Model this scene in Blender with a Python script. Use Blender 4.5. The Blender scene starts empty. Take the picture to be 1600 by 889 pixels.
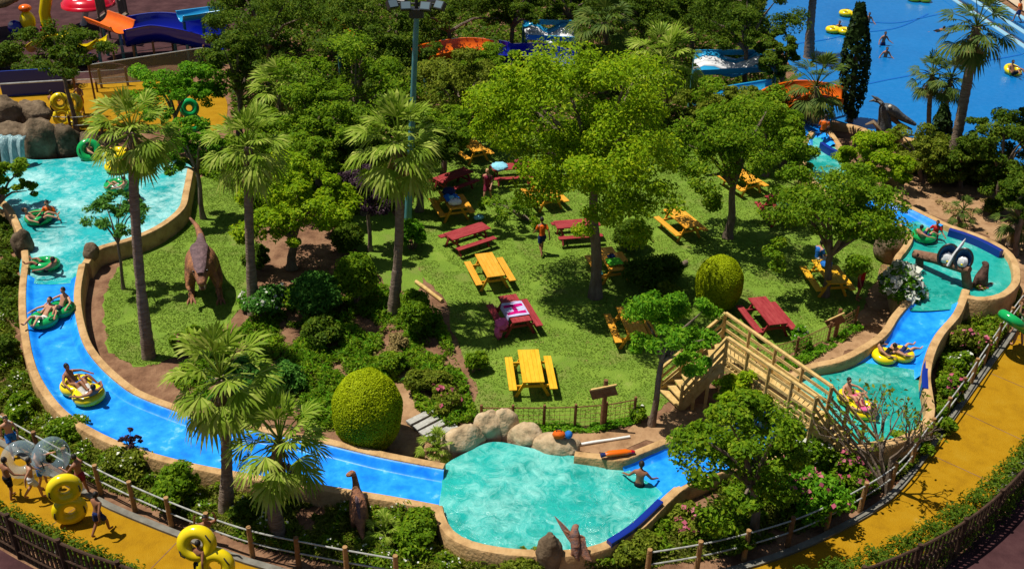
import bpy, math, random
import numpy as np
from mathutils import Vector, Matrix, noise

random.seed(7)
RNG = np.random.default_rng(11)
SC = bpy.context.scene
COL = SC.collection
PI = math.pi
R = math.radians

# ------------------------------------------------------------------ camera
FPX, CAMH, PITCH, ROLL = 1600.0, 21.0, R(30.5), R(1.3)
CAM = Vector((0, 0, CAMH))
FW = Vector((0, math.cos(PITCH), -math.sin(PITCH)))
R0 = Vector((1, 0, 0)); U0 = Vector((0, math.sin(PITCH), math.cos(PITCH)))
RT = R0 * math.cos(ROLL) + U0 * math.sin(ROLL)
UP = -R0 * math.sin(ROLL) + U0 * math.cos(ROLL)

def ray(u, v):
    return FW + RT * ((u - 800) / FPX) - UP * ((v - 444.5) / FPX)
def P(u, v, z=0.0):
    d = ray(u, v); return CAM + d * ((z - CAMH) / d.z)
def PY(u, v, y):
    d = ray(u, v); return CAM + d * ((y - CAM.y) / d.y)
def pxm(p):
    return FPX / (p - CAM).dot(FW)

cd = bpy.data.cameras.new('camera'); cam = bpy.data.objects.new('camera', cd); COL.objects.link(cam)
cd.sensor_width = 36; cd.lens = 36.0; cd.clip_end = 2000; cd.clip_start = .5
cam.matrix_world = Matrix(((RT.x, UP.x, -FW.x, 0), (RT.y, UP.y, -FW.y, 0), (RT.z, UP.z, -FW.z, CAMH), (0, 0, 0, 1)))
SC.camera = cam

# ------------------------------------------------------------------ light
SUND = Vector((.60, -.12, -1.5)).normalized()
wd = bpy.data.worlds.new('World'); SC.world = wd; wd.use_nodes = True
nt = wd.node_tree; bg = nt.nodes['Background']
sky = nt.nodes.new('ShaderNodeTexSky'); sky.sky_type = 'NISHITA'; sky.sun_disc = False
el = math.asin(-SUND.z); sky.sun_elevation = el
sky.sun_rotation = math.atan2(-SUND.x, -SUND.y)
bg.inputs[1].default_value = .05
nt.links.new(sky.outputs[0], bg.inputs[0])
sl = bpy.data.lights.new('sun', 'SUN'); sl.energy = 5.0; sl.angle = R(.5); sl.color = (1, .95, .84)
so = bpy.data.objects.new('sun', sl); COL.objects.link(so)
so.rotation_euler = SUND.to_track_quat('-Z', 'Y').to_euler(); so.location = (-20, 60, 60)
SC.view_settings.view_transform = 'Standard'; SC.view_settings.look = 'None'
SC.view_settings.exposure = .24; SC.view_settings.gamma = 1
SC.cycles.use_denoising = True
SC.cycles.max_bounces = 6; SC.cycles.diffuse_bounces = 2; SC.cycles.transparent_max_bounces = 12
SC.cycles.caustics_reflective = False; SC.cycles.caustics_refractive = False

# ------------------------------------------------------------------ materials
def srgb(r, g, b):
    f = lambda c: (c / 255 / 12.92 if c / 255 <= .04045 else ((c / 255 + .055) / 1.055) ** 2.4)
    return (f(r), f(g), f(b))

def ramp(nt, fac, stops):
    n = nt.nodes.new('ShaderNodeValToRGB'); nt.links.new(fac, n.inputs[0])
    e = n.color_ramp.elements
    while len(e) < len(stops): e.new(.5)
    for i, (p, c) in enumerate(stops):
        e[i].position = p; e[i].color = (*c, 1) if len(c) == 3 else c
    return n.outputs[0]

def mat(name, col, rough=.6, col2=None, scale=4.0, bump=0.0, bscale=None, spec=.4, metal=0, stops=None, detail=5, stretch=None, alpha=None, coat=0):
    m = bpy.data.materials.new(name); m.use_nodes = True
    t = m.node_tree; b = t.nodes['Principled BSDF']
    b.inputs['Roughness'].default_value = rough; b.inputs['Metallic'].default_value = metal
    b.inputs['Specular IOR Level'].default_value = spec; b.inputs['Base Color'].default_value = (*col, 1)
    if coat: b.inputs['Coat Weight'].default_value = coat; b.inputs['Coat Roughness'].default_value = .08
    tc = t.nodes.new('ShaderNodeTexCoord'); vec = tc.outputs['Object']
    if stretch:
        mp = t.nodes.new('ShaderNodeMapping'); mp.inputs['Scale'].default_value = stretch
        t.links.new(vec, mp.inputs[0]); vec = mp.outputs[0]
    if col2 or stops:
        n = t.nodes.new('ShaderNodeTexNoise'); n.inputs['Scale'].default_value = scale; n.inputs['Detail'].default_value = detail
        n.inputs['Roughness'].default_value = .65; t.links.new(vec, n.inputs['Vector'])
        t.links.new(ramp(t, n.outputs[0], stops or [(.35, col), (.65, col2)]), b.inputs['Base Color'])
    if bump:
        n2 = t.nodes.new('ShaderNodeTexNoise'); n2.inputs['Scale'].default_value = bscale or scale * 3; n2.inputs['Detail'].default_value = 6
        t.links.new(vec, n2.inputs['Vector'])
        bp = t.nodes.new('ShaderNodeBump'); bp.inputs['Strength'].default_value = bump; bp.inputs['Distance'].default_value = .06
        t.links.new(n2.outputs[0], bp.inputs['Height']); t.links.new(bp.outputs[0], b.inputs['Normal'])
    if alpha is not None: b.inputs['Alpha'].default_value = alpha
    return m

def leafmat(name, a, b_, c, trans=.25, rough=.6):
    m = bpy.data.materials.new(name); m.use_nodes = True
    t = m.node_tree; p = t.nodes['Principled BSDF']; out = t.nodes['Material Output']
    p.inputs['Roughness'].default_value = rough; p.inputs['Specular IOR Level'].default_value = .1
    g = t.nodes.new('ShaderNodeNewGeometry'); tc = t.nodes.new('ShaderNodeTexCoord')
    n = t.nodes.new('ShaderNodeTexNoise'); n.inputs['Scale'].default_value = .9; n.inputs['Detail'].default_value = 3
    t.links.new(tc.outputs['Object'], n.inputs['Vector'])
    mx = t.nodes.new('ShaderNodeMath'); mx.operation = 'MULTIPLY_ADD'; mx.inputs[1].default_value = .45; 
    ad = t.nodes.new('ShaderNodeMath'); ad.operation = 'MULTIPLY'; ad.inputs[1].default_value = .55
    t.links.new(n.outputs[0], ad.inputs[0])
    t.links.new(g.outputs['Random Per Island'], mx.inputs[0]); t.links.new(ad.outputs[0], mx.inputs[2])
    colr = ramp(t, mx.outputs[0], [(.2, a), (.5, b_), (.82, c)])
    t.links.new(colr, p.inputs['Base Color'])
    tr = t.nodes.new('ShaderNodeBsdfTranslucent'); t.links.new(colr, tr.inputs[0])
    ms = t.nodes.new('ShaderNodeMixShader'); ms.inputs[0].default_value = trans
    t.links.new(p.outputs[0], ms.inputs[1]); t.links.new(tr.outputs[0], ms.inputs[2]); t.links.new(ms.outputs[0], out.inputs[0])
    return m

def watermat(name, deep, mid, foam, scale=.3, foam_at=.6, bump=.35, rough=.12, caust=.35):
    """pool water over a painted floor: slow depth tones, a fine net of ripple light painted into the colour, froth where it churns"""
    m = bpy.data.materials.new(name); m.use_nodes = True
    t = m.node_tree; b = t.nodes['Principled BSDF']; b.inputs['Roughness'].default_value = rough
    b.inputs['Specular IOR Level'].default_value = .5
    tc = t.nodes.new('ShaderNodeTexCoord'); vec = tc.outputs['Object']
    def noi(s, d, dist=0, rg=.6):
        n = t.nodes.new('ShaderNodeTexNoise'); n.inputs['Scale'].default_value = s; n.inputs['Detail'].default_value = d
        n.inputs['Distortion'].default_value = dist; n.inputs['Roughness'].default_value = rg; t.links.new(vec, n.inputs['Vector']); return n.outputs[0]
    def mix(f, a, b_):
        x = t.nodes.new('ShaderNodeMix'); x.data_type = 'RGBA'; t.links.new(f, x.inputs[0])
        for s, v in ((6, a), (7, b_)):
            if isinstance(v, tuple): x.inputs[s].default_value = (*v, 1)
            else: t.links.new(v, x.inputs[s])
        return x.outputs[2]
    big = noi(scale, 4, .6); base = ramp(t, big, [(.32, deep), (.62, mid)])
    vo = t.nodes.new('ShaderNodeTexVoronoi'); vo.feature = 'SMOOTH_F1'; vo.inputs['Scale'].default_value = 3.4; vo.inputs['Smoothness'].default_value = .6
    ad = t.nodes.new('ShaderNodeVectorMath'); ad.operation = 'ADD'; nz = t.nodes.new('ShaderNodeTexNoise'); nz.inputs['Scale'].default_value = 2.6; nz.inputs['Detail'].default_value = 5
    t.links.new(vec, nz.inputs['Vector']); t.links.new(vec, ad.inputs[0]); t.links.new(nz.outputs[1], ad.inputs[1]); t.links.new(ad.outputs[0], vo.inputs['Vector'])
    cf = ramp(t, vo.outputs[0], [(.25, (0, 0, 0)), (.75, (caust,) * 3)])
    base = mix(cf, base, tuple(min(1, x * 1.35 + .05) for x in mid))  # ripple light put into the base colour as a paler net
    w = noi(2.4, 12, .9, .78); s1 = t.nodes.new('ShaderNodeMath'); s1.operation = 'MULTIPLY_ADD'; s1.inputs[1].default_value = .6
    s2 = t.nodes.new('ShaderNodeMath'); s2.operation = 'MULTIPLY'; s2.inputs[1].default_value = .4
    t.links.new(noi(.55, 2), s2.inputs[0]); t.links.new(w, s1.inputs[0]); t.links.new(s2.outputs[0], s1.inputs[2])
    ff = ramp(t, s1.outputs[0], [(foam_at - .1, (0, 0, 0)), (foam_at + .14, (.9, .9, .9))])
    t.links.new(mix(ff, base, foam), b.inputs['Base Color'])
    bp = t.nodes.new('ShaderNodeBump'); bp.inputs['Strength'].default_value = bump; bp.inputs['Distance'].default_value = .1
    t.links.new(w, bp.inputs['Height']); t.links.new(bp.outputs[0], b.inputs['Normal'])
    return m

M = {}
M['dirt'] = mat('dirt', (.17, .085, .045), .95, stops=[(.25, (.07, .035, .02)), (.45, (.17, .088, .05)), (.6, (.25, .14, .08)), (.8, (.12, .09, .03))], scale=1.3, bump=.9, bscale=9, detail=10, spec=.1)
M['sand'] = mat('sandy_earth', (.3, .18, .09), .95, stops=[(.3, (.16, .085, .04)), (.5, (.32, .19, .10)), (.75, (.42, .27, .15))], scale=1.1, bump=.9, bscale=6, detail=10, spec=.1)
M['lawn'] = mat('lawn', (.1, .2, .02), .9, stops=[(.22, (.23, .19, .07)), (.34, (.175, .215, .045)), (.46, (.135, .225, .026)), (.6, (.175, .27, .032)), (.76, (.25, .30, .07))], scale=.7, bump=1.0, bscale=22, detail=15, spec=.1)
M['path'] = mat('yellow_path', (.5, .27, .005), .85, stops=[(.2, (.14, .075, .008)), (.32, (.265, .135, .004)), (.5, (.33, .172, .004)), (.66, (.345, .19, .008)), (.8, (.40, .25, .05))], scale=1.7, bump=.5, bscale=34, detail=15, spec=.1)
M['plaza'] = mat('plaza_paving', (.055, .022, .024), .9, stops=[(.3,(.03,.013,.014)),(.5,(.055,.023,.025)),(.75,(.085,.04,.04))], scale=1.1, bump=.3, bscale=20, spec=.1, detail=12)
M['deck'] = mat('beige_deck', (.42, .32, .22), .85, col2=(.5, .4, .28), scale=.8, spec=.2)
M['rim'] = mat('tan_concrete', (.5, .31, .15), .85, stops=[(.22, (.14, .08, .035)), (.36, (.32, .19, .085)), (.5, (.45, .28, .125)), (.72, (.54, .36, .18))], scale=1.9, bump=.6, bscale=10, detail=14, spec=.12)
M['kerb'] = mat('grey_kerb', (.2, .19, .16), .9, col2=(.12, .11, .09), scale=3, detail=12)
M['chute'] = mat('wet_blue_chute', (.005, .2, .8), .4, stops=[(.25, (.003, .12, .56)), (.45, (.006, .22, .80)), (.6, (.02, .31, .88)), (.78, (.3, .62, .95))], scale=1.5, bump=.2, bscale=4, detail=14, spec=.25)
M['pool'] = watermat('turquoise_water', (.0, .16, .13), (.01, .36, .33), (.34, .74, .69), foam_at=.57, rough=.12, caust=.22, bump=.5)
M['pool_left'] = watermat('churning_water', (.0, .21, .22), (.012, .38, .40), (.6, .88, .87), foam_at=.55, rough=.15, caust=.25, bump=.5)
M['pool_green'] = watermat('green_water', (.0, .2, .16), (.015, .36, .31), (.38, .74, .68), foam_at=.605, rough=.12, caust=.25, bump=.5)
M['wave'] = watermat('wave_pool_water', (.0, .115, .36), (.0, .15, .43), (.3, .65, .8), scale=.08, foam_at=.80, bump=.12, rough=.2, caust=.15)
M['steplight'] = mat('pale_step_edge', (.22, .42, .55), .5)
M['navy'] = mat('navy_pad', (.003, .02, .22), .35, spec=.5)
M['seam'] = mat('pool_seam', (.0, .1, .4), .5)
M['rock'] = mat('artificial_rock', (.2, .13, .08), .9, stops=[(.3, (.05, .035, .02)), (.5, (.15, .105, .065)), (.72, (.27, .20, .13))], scale=1.8, bump=1.0, bscale=6, detail=12, spec=.2)
M['boulder'] = mat('pale_boulder', (.45, .33, .2), .9, stops=[(.28, (.2, .14, .08)), (.48, (.44, .32, .19)), (.7, (.56, .45, .31))], scale=2.2, bump=.9, bscale=7, detail=10, spec=.2)
M['darkrock'] = mat('dark_rock', (.05, .035, .02), .9, col2=(.15, .11, .07), scale=3, bump=1.0, bscale=7, detail=12, spec=.15)
M['bark'] = mat('grey_brown_bark', (.12, .085, .06), .95, col2=(.22, .17, .13), scale=5, bump=.8, bscale=14, spec=.1, stretch=(1, 1, .35))
M['palmbark'] = mat('palm_bark', (.15, .105, .075), .95, col2=(.28, .21, .16), scale=6, bump=1.0, bscale=9, spec=.1, stretch=(.6, .6, 3))
M['wood'] = mat('weathered_timber', (.42, .27, .085), .8, col2=(.6, .42, .17), scale=5, bump=.3, spec=.25, stretch=(1, 1, 1))
M['postwood'] = mat('brown_post_timber', (.26, .14, .055), .8, col2=(.36, .21, .09), scale=5, bump=.4, spec=.2)
M['darkwood'] = mat('dark_timber', (.13, .06, .025), .8, col2=(.22, .11, .05), scale=6, bump=.3, spec=.2)
M['blackwood'] = mat('blackened_palings', (.035, .02, .012), .85, col2=(.075, .04, .025), scale=5, bump=.3, spec=.2)
M['yellow'] = mat('yellow_painted_wood', (0.68, 0.34, 0.01), .6, stops=[(.24, (0.42, 0.2, 0.01)), (.42, (0.68, 0.34, 0.01)), (.75, (0.78, 0.45, 0.03))], scale=4.5, detail=12, bump=.25, spec=.25, stretch=(1, .35, 1))
M['orangeyellow'] = mat('ochre_painted_wood', (0.62, 0.27, 0.015), .6, stops=[(.24, (0.36, 0.15, 0.02)), (.42, (0.62, 0.27, 0.015)), (.75, (0.74, 0.37, 0.05))], scale=4.5, detail=12, bump=.25, spec=.25, stretch=(1, .35, 1))
M['maroon'] = mat('maroon_painted_wood', (0.24, 0.02, 0.025), .6, stops=[(.24, (0.12, 0.02, 0.02)), (.42, (0.24, 0.02, 0.025)), (.75, (0.36, 0.055, 0.055))], scale=4.5, detail=12, bump=.25, spec=.25, stretch=(1, .35, 1))
M['rail'] = mat('white_rope_rail', (.42, .42, .4), .6, col2=(.25, .25, .23), scale=4)
M['greyplank'] = mat('bleached_planks', (.42, .41, .38), .8, col2=(.27, .26, .23), scale=6, bump=.4, spec=.2)
M['white'] = mat('white_paint', (.75, .74, .72), .5, col2=(.6, .6, .58), scale=4)
M['teal'] = mat('teal_painted_steel', (.06, .2, .22), .4, spec=.5, col2=(.09, .26, .28), scale=2)
M['black'] = mat('black_metal', (.02, .02, .022), .4, spec=.5)
M['lens'] = mat('lamp_lens', (.12, .17, .2), .2, spec=.5)
M['gtube'] = mat('green_vinyl', (.005, .3, .07), .18, spec=.5, col2=(.01, .36, .09), scale=3)
M['ytube'] = mat('yellow_vinyl', (.75, .55, .005), .18, spec=.5, col2=(.8, .62, .01), scale=3)
M['ctube'] = mat('clear_vinyl', (.35, .5, .58), .08, spec=.7, alpha=.28)
M['handle'] = mat('black_webbing', (.02, .02, .02), .7)
M['skin'] = mat('skin', (.42, .2, .11), .55, col2=(.5, .26, .16), scale=6, spec=.35)
M['tan'] = mat('tanned_skin', (.24, .1, .05), .55, col2=(.3, .13, .07), scale=6, spec=.35)
M['hair'] = mat('dark_hair', (.012, .008, .006), .6)
M['blond'] = mat('fair_hair', (.4, .22, .09), .6, col2=(.5, .3, .14), scale=9)
M['eye'] = mat('eyes', (.01, .01, .01), .2)
for k, c in dict(c_black=(.012, .012, .015), c_navy=(.015, .03, .12), c_blue=(.02, .16, .55), c_orange=(.75, .13, .01), c_red=(.5, .02, .015), c_white=(.75, .75, .74),
                 c_pink=(.75, .12, .3), c_green=(.02, .35, .05), c_wine=(.22, .02, .05), c_teal=(.05, .3, .33), c_lime=(.12, .55, .03), c_magenta=(.5, .0, .16), c_lilac=(.5, .48, .72), c_ltblue=(.25, .6, .75)).items():
    M[k] = mat('cloth_' + k[2:], c, .8, col2=tuple(x * .75 for x in c), scale=9, bump=.3, bscale=14, spec=.15)
M['s_blue'] = mat('deep_blue_fibreglass', (.003, .01, .3), .15, spec=.5, coat=.4)
M['s_sky'] = mat('sky_blue_fibreglass', (.02, .28, .55), .2, spec=.5)
M['s_orange'] = mat('orange_fibreglass', (.75, .14, .005), .2, spec=.5, col2=(.65, .11, .005), scale=2)
M['s_yellow'] = mat('yellow_fibreglass', (.7, .55, .0), .2, spec=.5)
M['s_red'] = mat('red_fibreglass', (.55, .004, .02), .2, spec=.5)
M['s_white'] = mat('white_fibreglass', (.72, .72, .74), .25, spec=.5)
M['thatch'] = mat('thatch', (.2, .14, .08), .95, col2=(.1, .07, .04), scale=9, bump=1, bscale=22, spec=.05)
M['net'] = mat('grey_netting', (.17, .18, .17), .9, alpha=.4)
M['dino'] = mat('dinosaur_hide', (.33, .13, .05), .7, stops=[(.3, (.09, .035, .025)), (.5, (.24, .10, .05)), (.7, (.38, .16, .06))], scale=3.5, bump=.8, bscale=9, spec=.3)
M['dinoback'] = mat('mauve_hide', (.07, .04, .045), .7, col2=(.17, .10, .105), scale=5, bump=.8, bscale=10, spec=.3)
M['dragon'] = mat('dark_serpent_skin', (.035, .045, .06), .6, col2=(.12, .12, .12), scale=5, bump=.8, bscale=10, spec=.4)
M['bone'] = mat('pale_bone', (.6, .52, .4), .6)
M['bug'] = mat('mottled_wing', (.30, .12, .055), .65, col2=(.12, .09, .095), scale=5, bump=.5, spec=.3)
M['darkhide'] = mat('dark_brown_hide', (.05, .026, .018), .8, col2=(.13, .07, .05), scale=5, bump=1, bscale=7, spec=.2)
M['log'] = mat('carved_log', (.15, .075, .045), .9, col2=(.25, .14, .09), scale=5, bump=1, bscale=7, spec=.15)
M['f_blue'] = mat('blue_figure_paint', (.02, .07, .22), .35, col2=(.04, .15, .32), scale=3)
def fall():
    m = mat('falling_water', (.25, .4, .42), .1, stops=[(.3, (.1, .2, .22)), (.6, (.3, .45, .47)), (.75, (.75, .82, .82))], scale=4, bump=.6, bscale=9, stretch=(3, 3, .4), spec=.5)
    return m
M['fall'] = fall()
# foliage: dark / mid / pale
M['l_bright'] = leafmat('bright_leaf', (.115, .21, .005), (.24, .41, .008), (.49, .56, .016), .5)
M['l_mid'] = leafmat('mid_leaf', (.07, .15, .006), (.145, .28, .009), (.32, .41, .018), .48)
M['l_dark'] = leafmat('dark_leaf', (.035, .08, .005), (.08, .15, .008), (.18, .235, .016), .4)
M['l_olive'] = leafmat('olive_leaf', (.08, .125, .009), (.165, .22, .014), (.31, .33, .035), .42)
M['l_green'] = leafmat('fresh_leaf', (.055, .19, .008), (.13, .34, .012), (.30, .50, .022), .5)
M['l_blue'] = leafmat('cool_leaf', (.03, .12, .018), (.075, .225, .026), (.17, .35, .045), .42)
M['l_plum'] = leafmat('plum_leaf', (.03, .016, .03), (.06, .032, .05), (.1, .06, .075), .2)
M['l_topi'] = leafmat('topiary_leaf', (.22, .30, .003), (.37, .46, .005), (.52, .6, .01), .35)
M['l_palm'] = leafmat('palm_leaf', (.11, .20, .012), (.23, .34, .025), (.52, .56, .13), .4, .55)
M['l_palmdark'] = leafmat('dark_palm_leaf', (.035, .075, .012), (.075, .125, .018), (.16, .19, .035), .25)
M['l_dead'] = leafmat('dead_frond', (.16, .11, .04), (.30, .22, .08), (.45, .36, .13), .25)
M['l_cyp'] = leafmat('cypress_leaf', (.012, .028, .006), (.025, .05, .009), (.045, .085, .014), .1)
M['l_lawn'] = leafmat('grass_blade', (.125, .205, .018), (.165, .265, .026), (.24, .32, .05), .4)
M['fl_pink'] = leafmat('pink_petal', (.35, .05, .1), (.5, .12, .18), (.65, .25, .3))
M['fl_white'] = leafmat('white_petal', (.55, .55, .42), (.7, .7, .6), (.8, .8, .72))
M['cover'] = leafmat('ground_cover_leaf', (.07, .10, .01), (.14, .17, .018), (.30, .25, .09), .3)

# ------------------------------------------------------------------ builders
def tag(o, label=None, cat=None, group=None, kind=None):
    if label: o['label'] = label
    if cat: o['category'] = cat
    if group: o['group'] = group
    if kind: o['kind'] = kind
    return o

def thing(name, label, cat, loc=(0, 0, 0), rz=0.0, group=None, scale=1.0):
    o = bpy.data.objects.new(name, None); COL.objects.link(o)
    o.location = loc; o.rotation_euler = (0, 0, rz); o.scale = (scale,) * 3; o.empty_display_size = .2
    return tag(o, label, cat, group)

class MB:
    def __init__(s): s.v = []; s.f = []; s.m = []
    def add(s, vs, fs, mi=0):
        b = len(s.v); s.v.extend([tuple(x) for x in vs]); s.f.extend([tuple(i + b for i in q) for q in fs]); s.m.extend([mi] * len(fs)); return s
    def box(s, c, d, rot=None, mi=0):
        c = Vector(c); x, y, z = d[0] / 2, d[1] / 2, d[2] / 2
        vs = [Vector((a * x, b * y, e * z)) for a in (-1, 1) for b in (-1, 1) for e in (-1, 1)]
        if rot: vs = [rot @ w for w in vs]
        return s.add([c + w for w in vs], [(0, 1, 3, 2), (4, 6, 7, 5), (0, 4, 5, 1), (2, 3, 7, 6), (0, 2, 6, 4), (1, 5, 7, 3)], mi)
    def beam(s, p, q, w, h, mi=0):
        p, q = Vector(p), Vector(q); d = (q - p); L = d.length; d.normalize()
        sd = d.cross(Vector((0, 0, 1)))
        if sd.length < 1e-3: sd = Vector((1, 0, 0))
        sd.normalize(); up = sd.cross(d)
        rot = Matrix((sd, d, up)).transposed()
        return s.box((p + q) / 2, (w, L, h), rot, mi)
    def tube(s, pts, r, n=8, mi=0, flat=None, cap=True):
        pts = [Vector(p) for p in pts]; rs = r if isinstance(r, (list, tuple)) else [r] * len(pts)
        vs = []; fs = []; ref = None
        for i, p in enumerate(pts):
            t = (pts[min(i + 1, len(pts) - 1)] - pts[max(i - 1, 0)]).normalized()
            if ref is None:
                ref = t.orthogonal().normalized()
                if abs(t.z) < .9: ref = t.cross(Vector((0, 0, 1))).normalized()
            ref = (ref - t * ref.dot(t)).normalized(); b = t.cross(ref)
            for k in range(n):
                a = 2 * PI * k / n
                vs.append(p + ref * (math.cos(a) * rs[i]) + b * (math.sin(a) * rs[i] * (flat or 1)))
        for i in range(len(pts) - 1):
            for k in range(n):
                fs.append((i * n + k, i * n + (k + 1) % n, (i + 1) * n + (k + 1) % n, (i + 1) * n + k))
        if cap:
            fs.append(tuple(range(n - 1, -1, -1))); fs.append(tuple((len(pts) - 1) * n + k for k in range(n)))
        return s.add(vs, fs, mi)
    def ell(s, c, r, seg=14, ring=9, rough=0, fr=1.5, seed=0, mi=0, rot=None):
        c = Vector(c); r = (r,) * 3 if not hasattr(r, '__len__') else r
        vs = []; fs = []
        for j in range(ring + 1):
            th = PI * j / ring
            for i in range(seg):
                a = 2 * PI * i / seg
                d = Vector((math.sin(th) * math.cos(a), math.sin(th) * math.sin(a), math.cos(th)))
                k = 1 + (rough * noise.fractal(d * fr + Vector((seed * 7.3, seed * 3.1, 0)), 1, 2, 4) if rough else 0)
                w = Vector((d.x * r[0], d.y * r[1], d.z * r[2])) * k
                if rot: w = rot @ w
                vs.append(c + w)
        for j in range(ring):
            for i in range(seg):
                fs.append((j * seg + i, (j + 1) * seg + i, (j + 1) * seg + (i + 1) % seg, j * seg + (i + 1) % seg))
        return s.add(vs, fs, mi)
    def torus(s, c, Rr, r, nr=32, n=12, sx=1, sy=1, mi=0):
        vs = []; fs = []
        for i in range(nr):
            a = 2 * PI * i / nr
            for k in range(n):
                b = 2 * PI * k / n; q = Rr + r * math.cos(b)
                vs.append((c[0] + q * math.cos(a) * sx, c[1] + q * math.sin(a) * sy, c[2] + r * math.sin(b)))
        for i in range(nr):
            for k in range(n):
                fs.append((i * n + k, ((i + 1) % nr) * n + k, ((i + 1) % nr) * n + (k + 1) % n, i * n + (k + 1) % n))
        return s.add(vs, fs, mi)
    def sheet(s, rows, mi=0):
        n = len(rows[0]); vs = [p for r_ in rows for p in r_]
        return s.add(vs, [(i * n + k, (i + 1) * n + k, (i + 1) * n + k + 1, i * n + k + 1) for i in range(len(rows) - 1) for k in range(n - 1)], mi)
    def build(s, name, mats, parent=None, smooth=True, org=None, solid=0):
        me = bpy.data.meshes.new(name)
        vs = s.v
        if org is not None: vs = [(x - org[0], y - org[1], z - org[2]) for x, y, z in vs]
        me.from_pydata(vs, [], s.f)
        for m_ in (mats if isinstance(mats, (list, tuple)) else [mats]): me.materials.append(M[m_] if isinstance(m_, str) else m_)
        if any(s.m): me.polygons.foreach_set('material_index', s.m)
        if smooth: me.polygons.foreach_set('use_smooth', [True] * len(s.f))
        me.update()
        if smooth:
            try: me.set_sharp_from_angle(angle=R(50))
            except Exception: pass
        o = bpy.data.objects.new(name, me); COL.objects.link(o)
        if parent: o.parent = parent
        elif org is not None: o.location = org
        if solid:
            md = o.modifiers.new('thick', 'SOLIDIFY'); md.thickness = solid; md.offset = 0
        return o

def copy_tree(o, parent=None):
    c = o.copy(); COL.objects.link(c)
    if parent: c.parent = parent
    for ch in list(o.children): copy_tree(ch, c)
    return c

def smooth_line(pts, n=8, closed=False):
    p = [Vector(q) for q in pts]; m = len(p); out = []
    for i in range(m if closed else m - 1):
        if closed: a, b, c, d = p[i - 1], p[i], p[(i + 1) % m], p[(i + 2) % m]
        else: a, b, c, d = p[max(i - 1, 0)], p[i], p[i + 1], p[min(i + 2, m - 1)]
        for k in range(n):
            t = k / n
            out.append(.5 * ((2 * b) + (c - a) * t + (2 * a - 5 * b + 4 * c - d) * t * t + (3 * b - a - 3 * c + d) * t ** 3))
    if not closed: out.append(p[-1])
    return out

def resample(pts, n):
    d = [0]
    for a, b in zip(pts, pts[1:]): d.append(d[-1] + (b - a).length)
    out = []; j = 0
    for i in range(n):
        t = d[-1] * i / (n - 1)
        while j < len(pts) - 2 and d[j + 1] < t: j += 1
        k = (t - d[j]) / max(d[j + 1] - d[j], 1e-9); out.append(pts[j].lerp(pts[j + 1], min(max(k, 0), 1)))
    return out

def pline(px, z=0.0, z2=None, n=8, closed=False):
    z2 = z if z2 is None else z2; m = max(len(px) - 1, 1)
    return smooth_line([P(u, v, z + (z2 - z) * i / m) for i, (u, v) in enumerate(px)], n, closed)

def ground_sheet(name, px, z, m, n=6, kind='structure', jag=0):
    pts = smooth_line([P(u, v, z) for u, v in px], n, True)
    if jag: pts = [p + Vector((random.uniform(-jag, jag), random.uniform(-jag, jag), 0)) for p in pts]
    # make the face look up
    a = sum(p.x * q.y - q.x * p.y for p, q in zip(pts, pts[1:] + pts[:1]))
    if a < 0: pts = pts[::-1]
    mb = MB().add(pts, [tuple(range(len(pts)))])
    o = mb.build(name, m, smooth=False); return tag(o, kind=kind)

def in_poly(x, y, poly):
    c = False; j = len(poly) - 1
    for i in range(len(poly)):
        xi, yi = poly[i][0], poly[i][1]; xj, yj = poly[j][0], poly[j][1]
        if (yi > y) != (yj > y) and x < (xj - xi) * (y - yi) / (yj - yi) + xi: c = not c
        j = i
    return c

# ------------------------------------------------------------------ foliage
def nrm(a): return a / np.maximum(np.linalg.norm(a, axis=1, keepdims=True), 1e-9)

def leaf_obj(name, C, D, size, m, parent=None, org=None, wide=.5, fold=.12):
    n = len(C)
    T = nrm(np.cross(D, RNG.normal(size=(n, 3)))); B = np.cross(D, T)
    L = (size * RNG.uniform(.65, 1.35, n))[:, None]
    V = np.empty((n, 4, 3))
    V[:, 0] = C - T * L * .5; V[:, 1] = C + B * L * wide * .5 + D * L * fold
    V[:, 2] = C + T * L * .5 - D * L * fold; V[:, 3] = C - B * L * wide * .5 + D * L * fold
    if org is not None: V -= np.array(org)
    me = bpy.data.meshes.new(name)
    me.vertices.add(4 * n); me.vertices.foreach_set('co', V.reshape(-1).astype(np.float32))
    me.loops.add(4 * n); me.loops.foreach_set('vertex_index', np.arange(4 * n, dtype=np.int32))
    me.polygons.add(n); me.polygons.foreach_set('loop_start', np.arange(0, 4 * n, 4, dtype=np.int32))
    try: me.polygons.foreach_set('loop_total', np.full(n, 4, dtype=np.int32))
    except Exception: pass
    me.materials.append(M[m]); me.update(calc_edges=True)
    o = bpy.data.objects.new(name, me); COL.objects.link(o)
    if parent: o.parent = parent
    return o

def crown_pts(c, r, ncl, per, cr=.34, low=-.35, inner=.45, up=.5):
    c = np.array(c); r = np.array(r)
    d = nrm(RNG.normal(size=(ncl * 3, 3))); d = d[d[:, 2] > low][:ncl]
    fac = RNG.uniform(inner, 1, len(d)) ** .6
    cc = c + d * r * fac[:, None] * (1 - cr * .7)
    mr = r.mean()
    C = []; D = []
    for q in cc:
        k = mr * cr * RNG.uniform(.6, 1.35); n = max(int(per * (k / (mr * cr)) ** 2), 8)
        ld = nrm(RNG.normal(size=(n, 3)) + np.array([0, 0, .35])); rad = k * RNG.random(n) ** .38
        C.append(q + ld * rad[:, None] * np.array([1, 1, .72])); D.append(nrm(ld * .6 + np.array([0, 0, up]) + RNG.normal(size=(n, 3)) * .45))
    return np.concatenate(C), np.concatenate(D), cc

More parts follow.
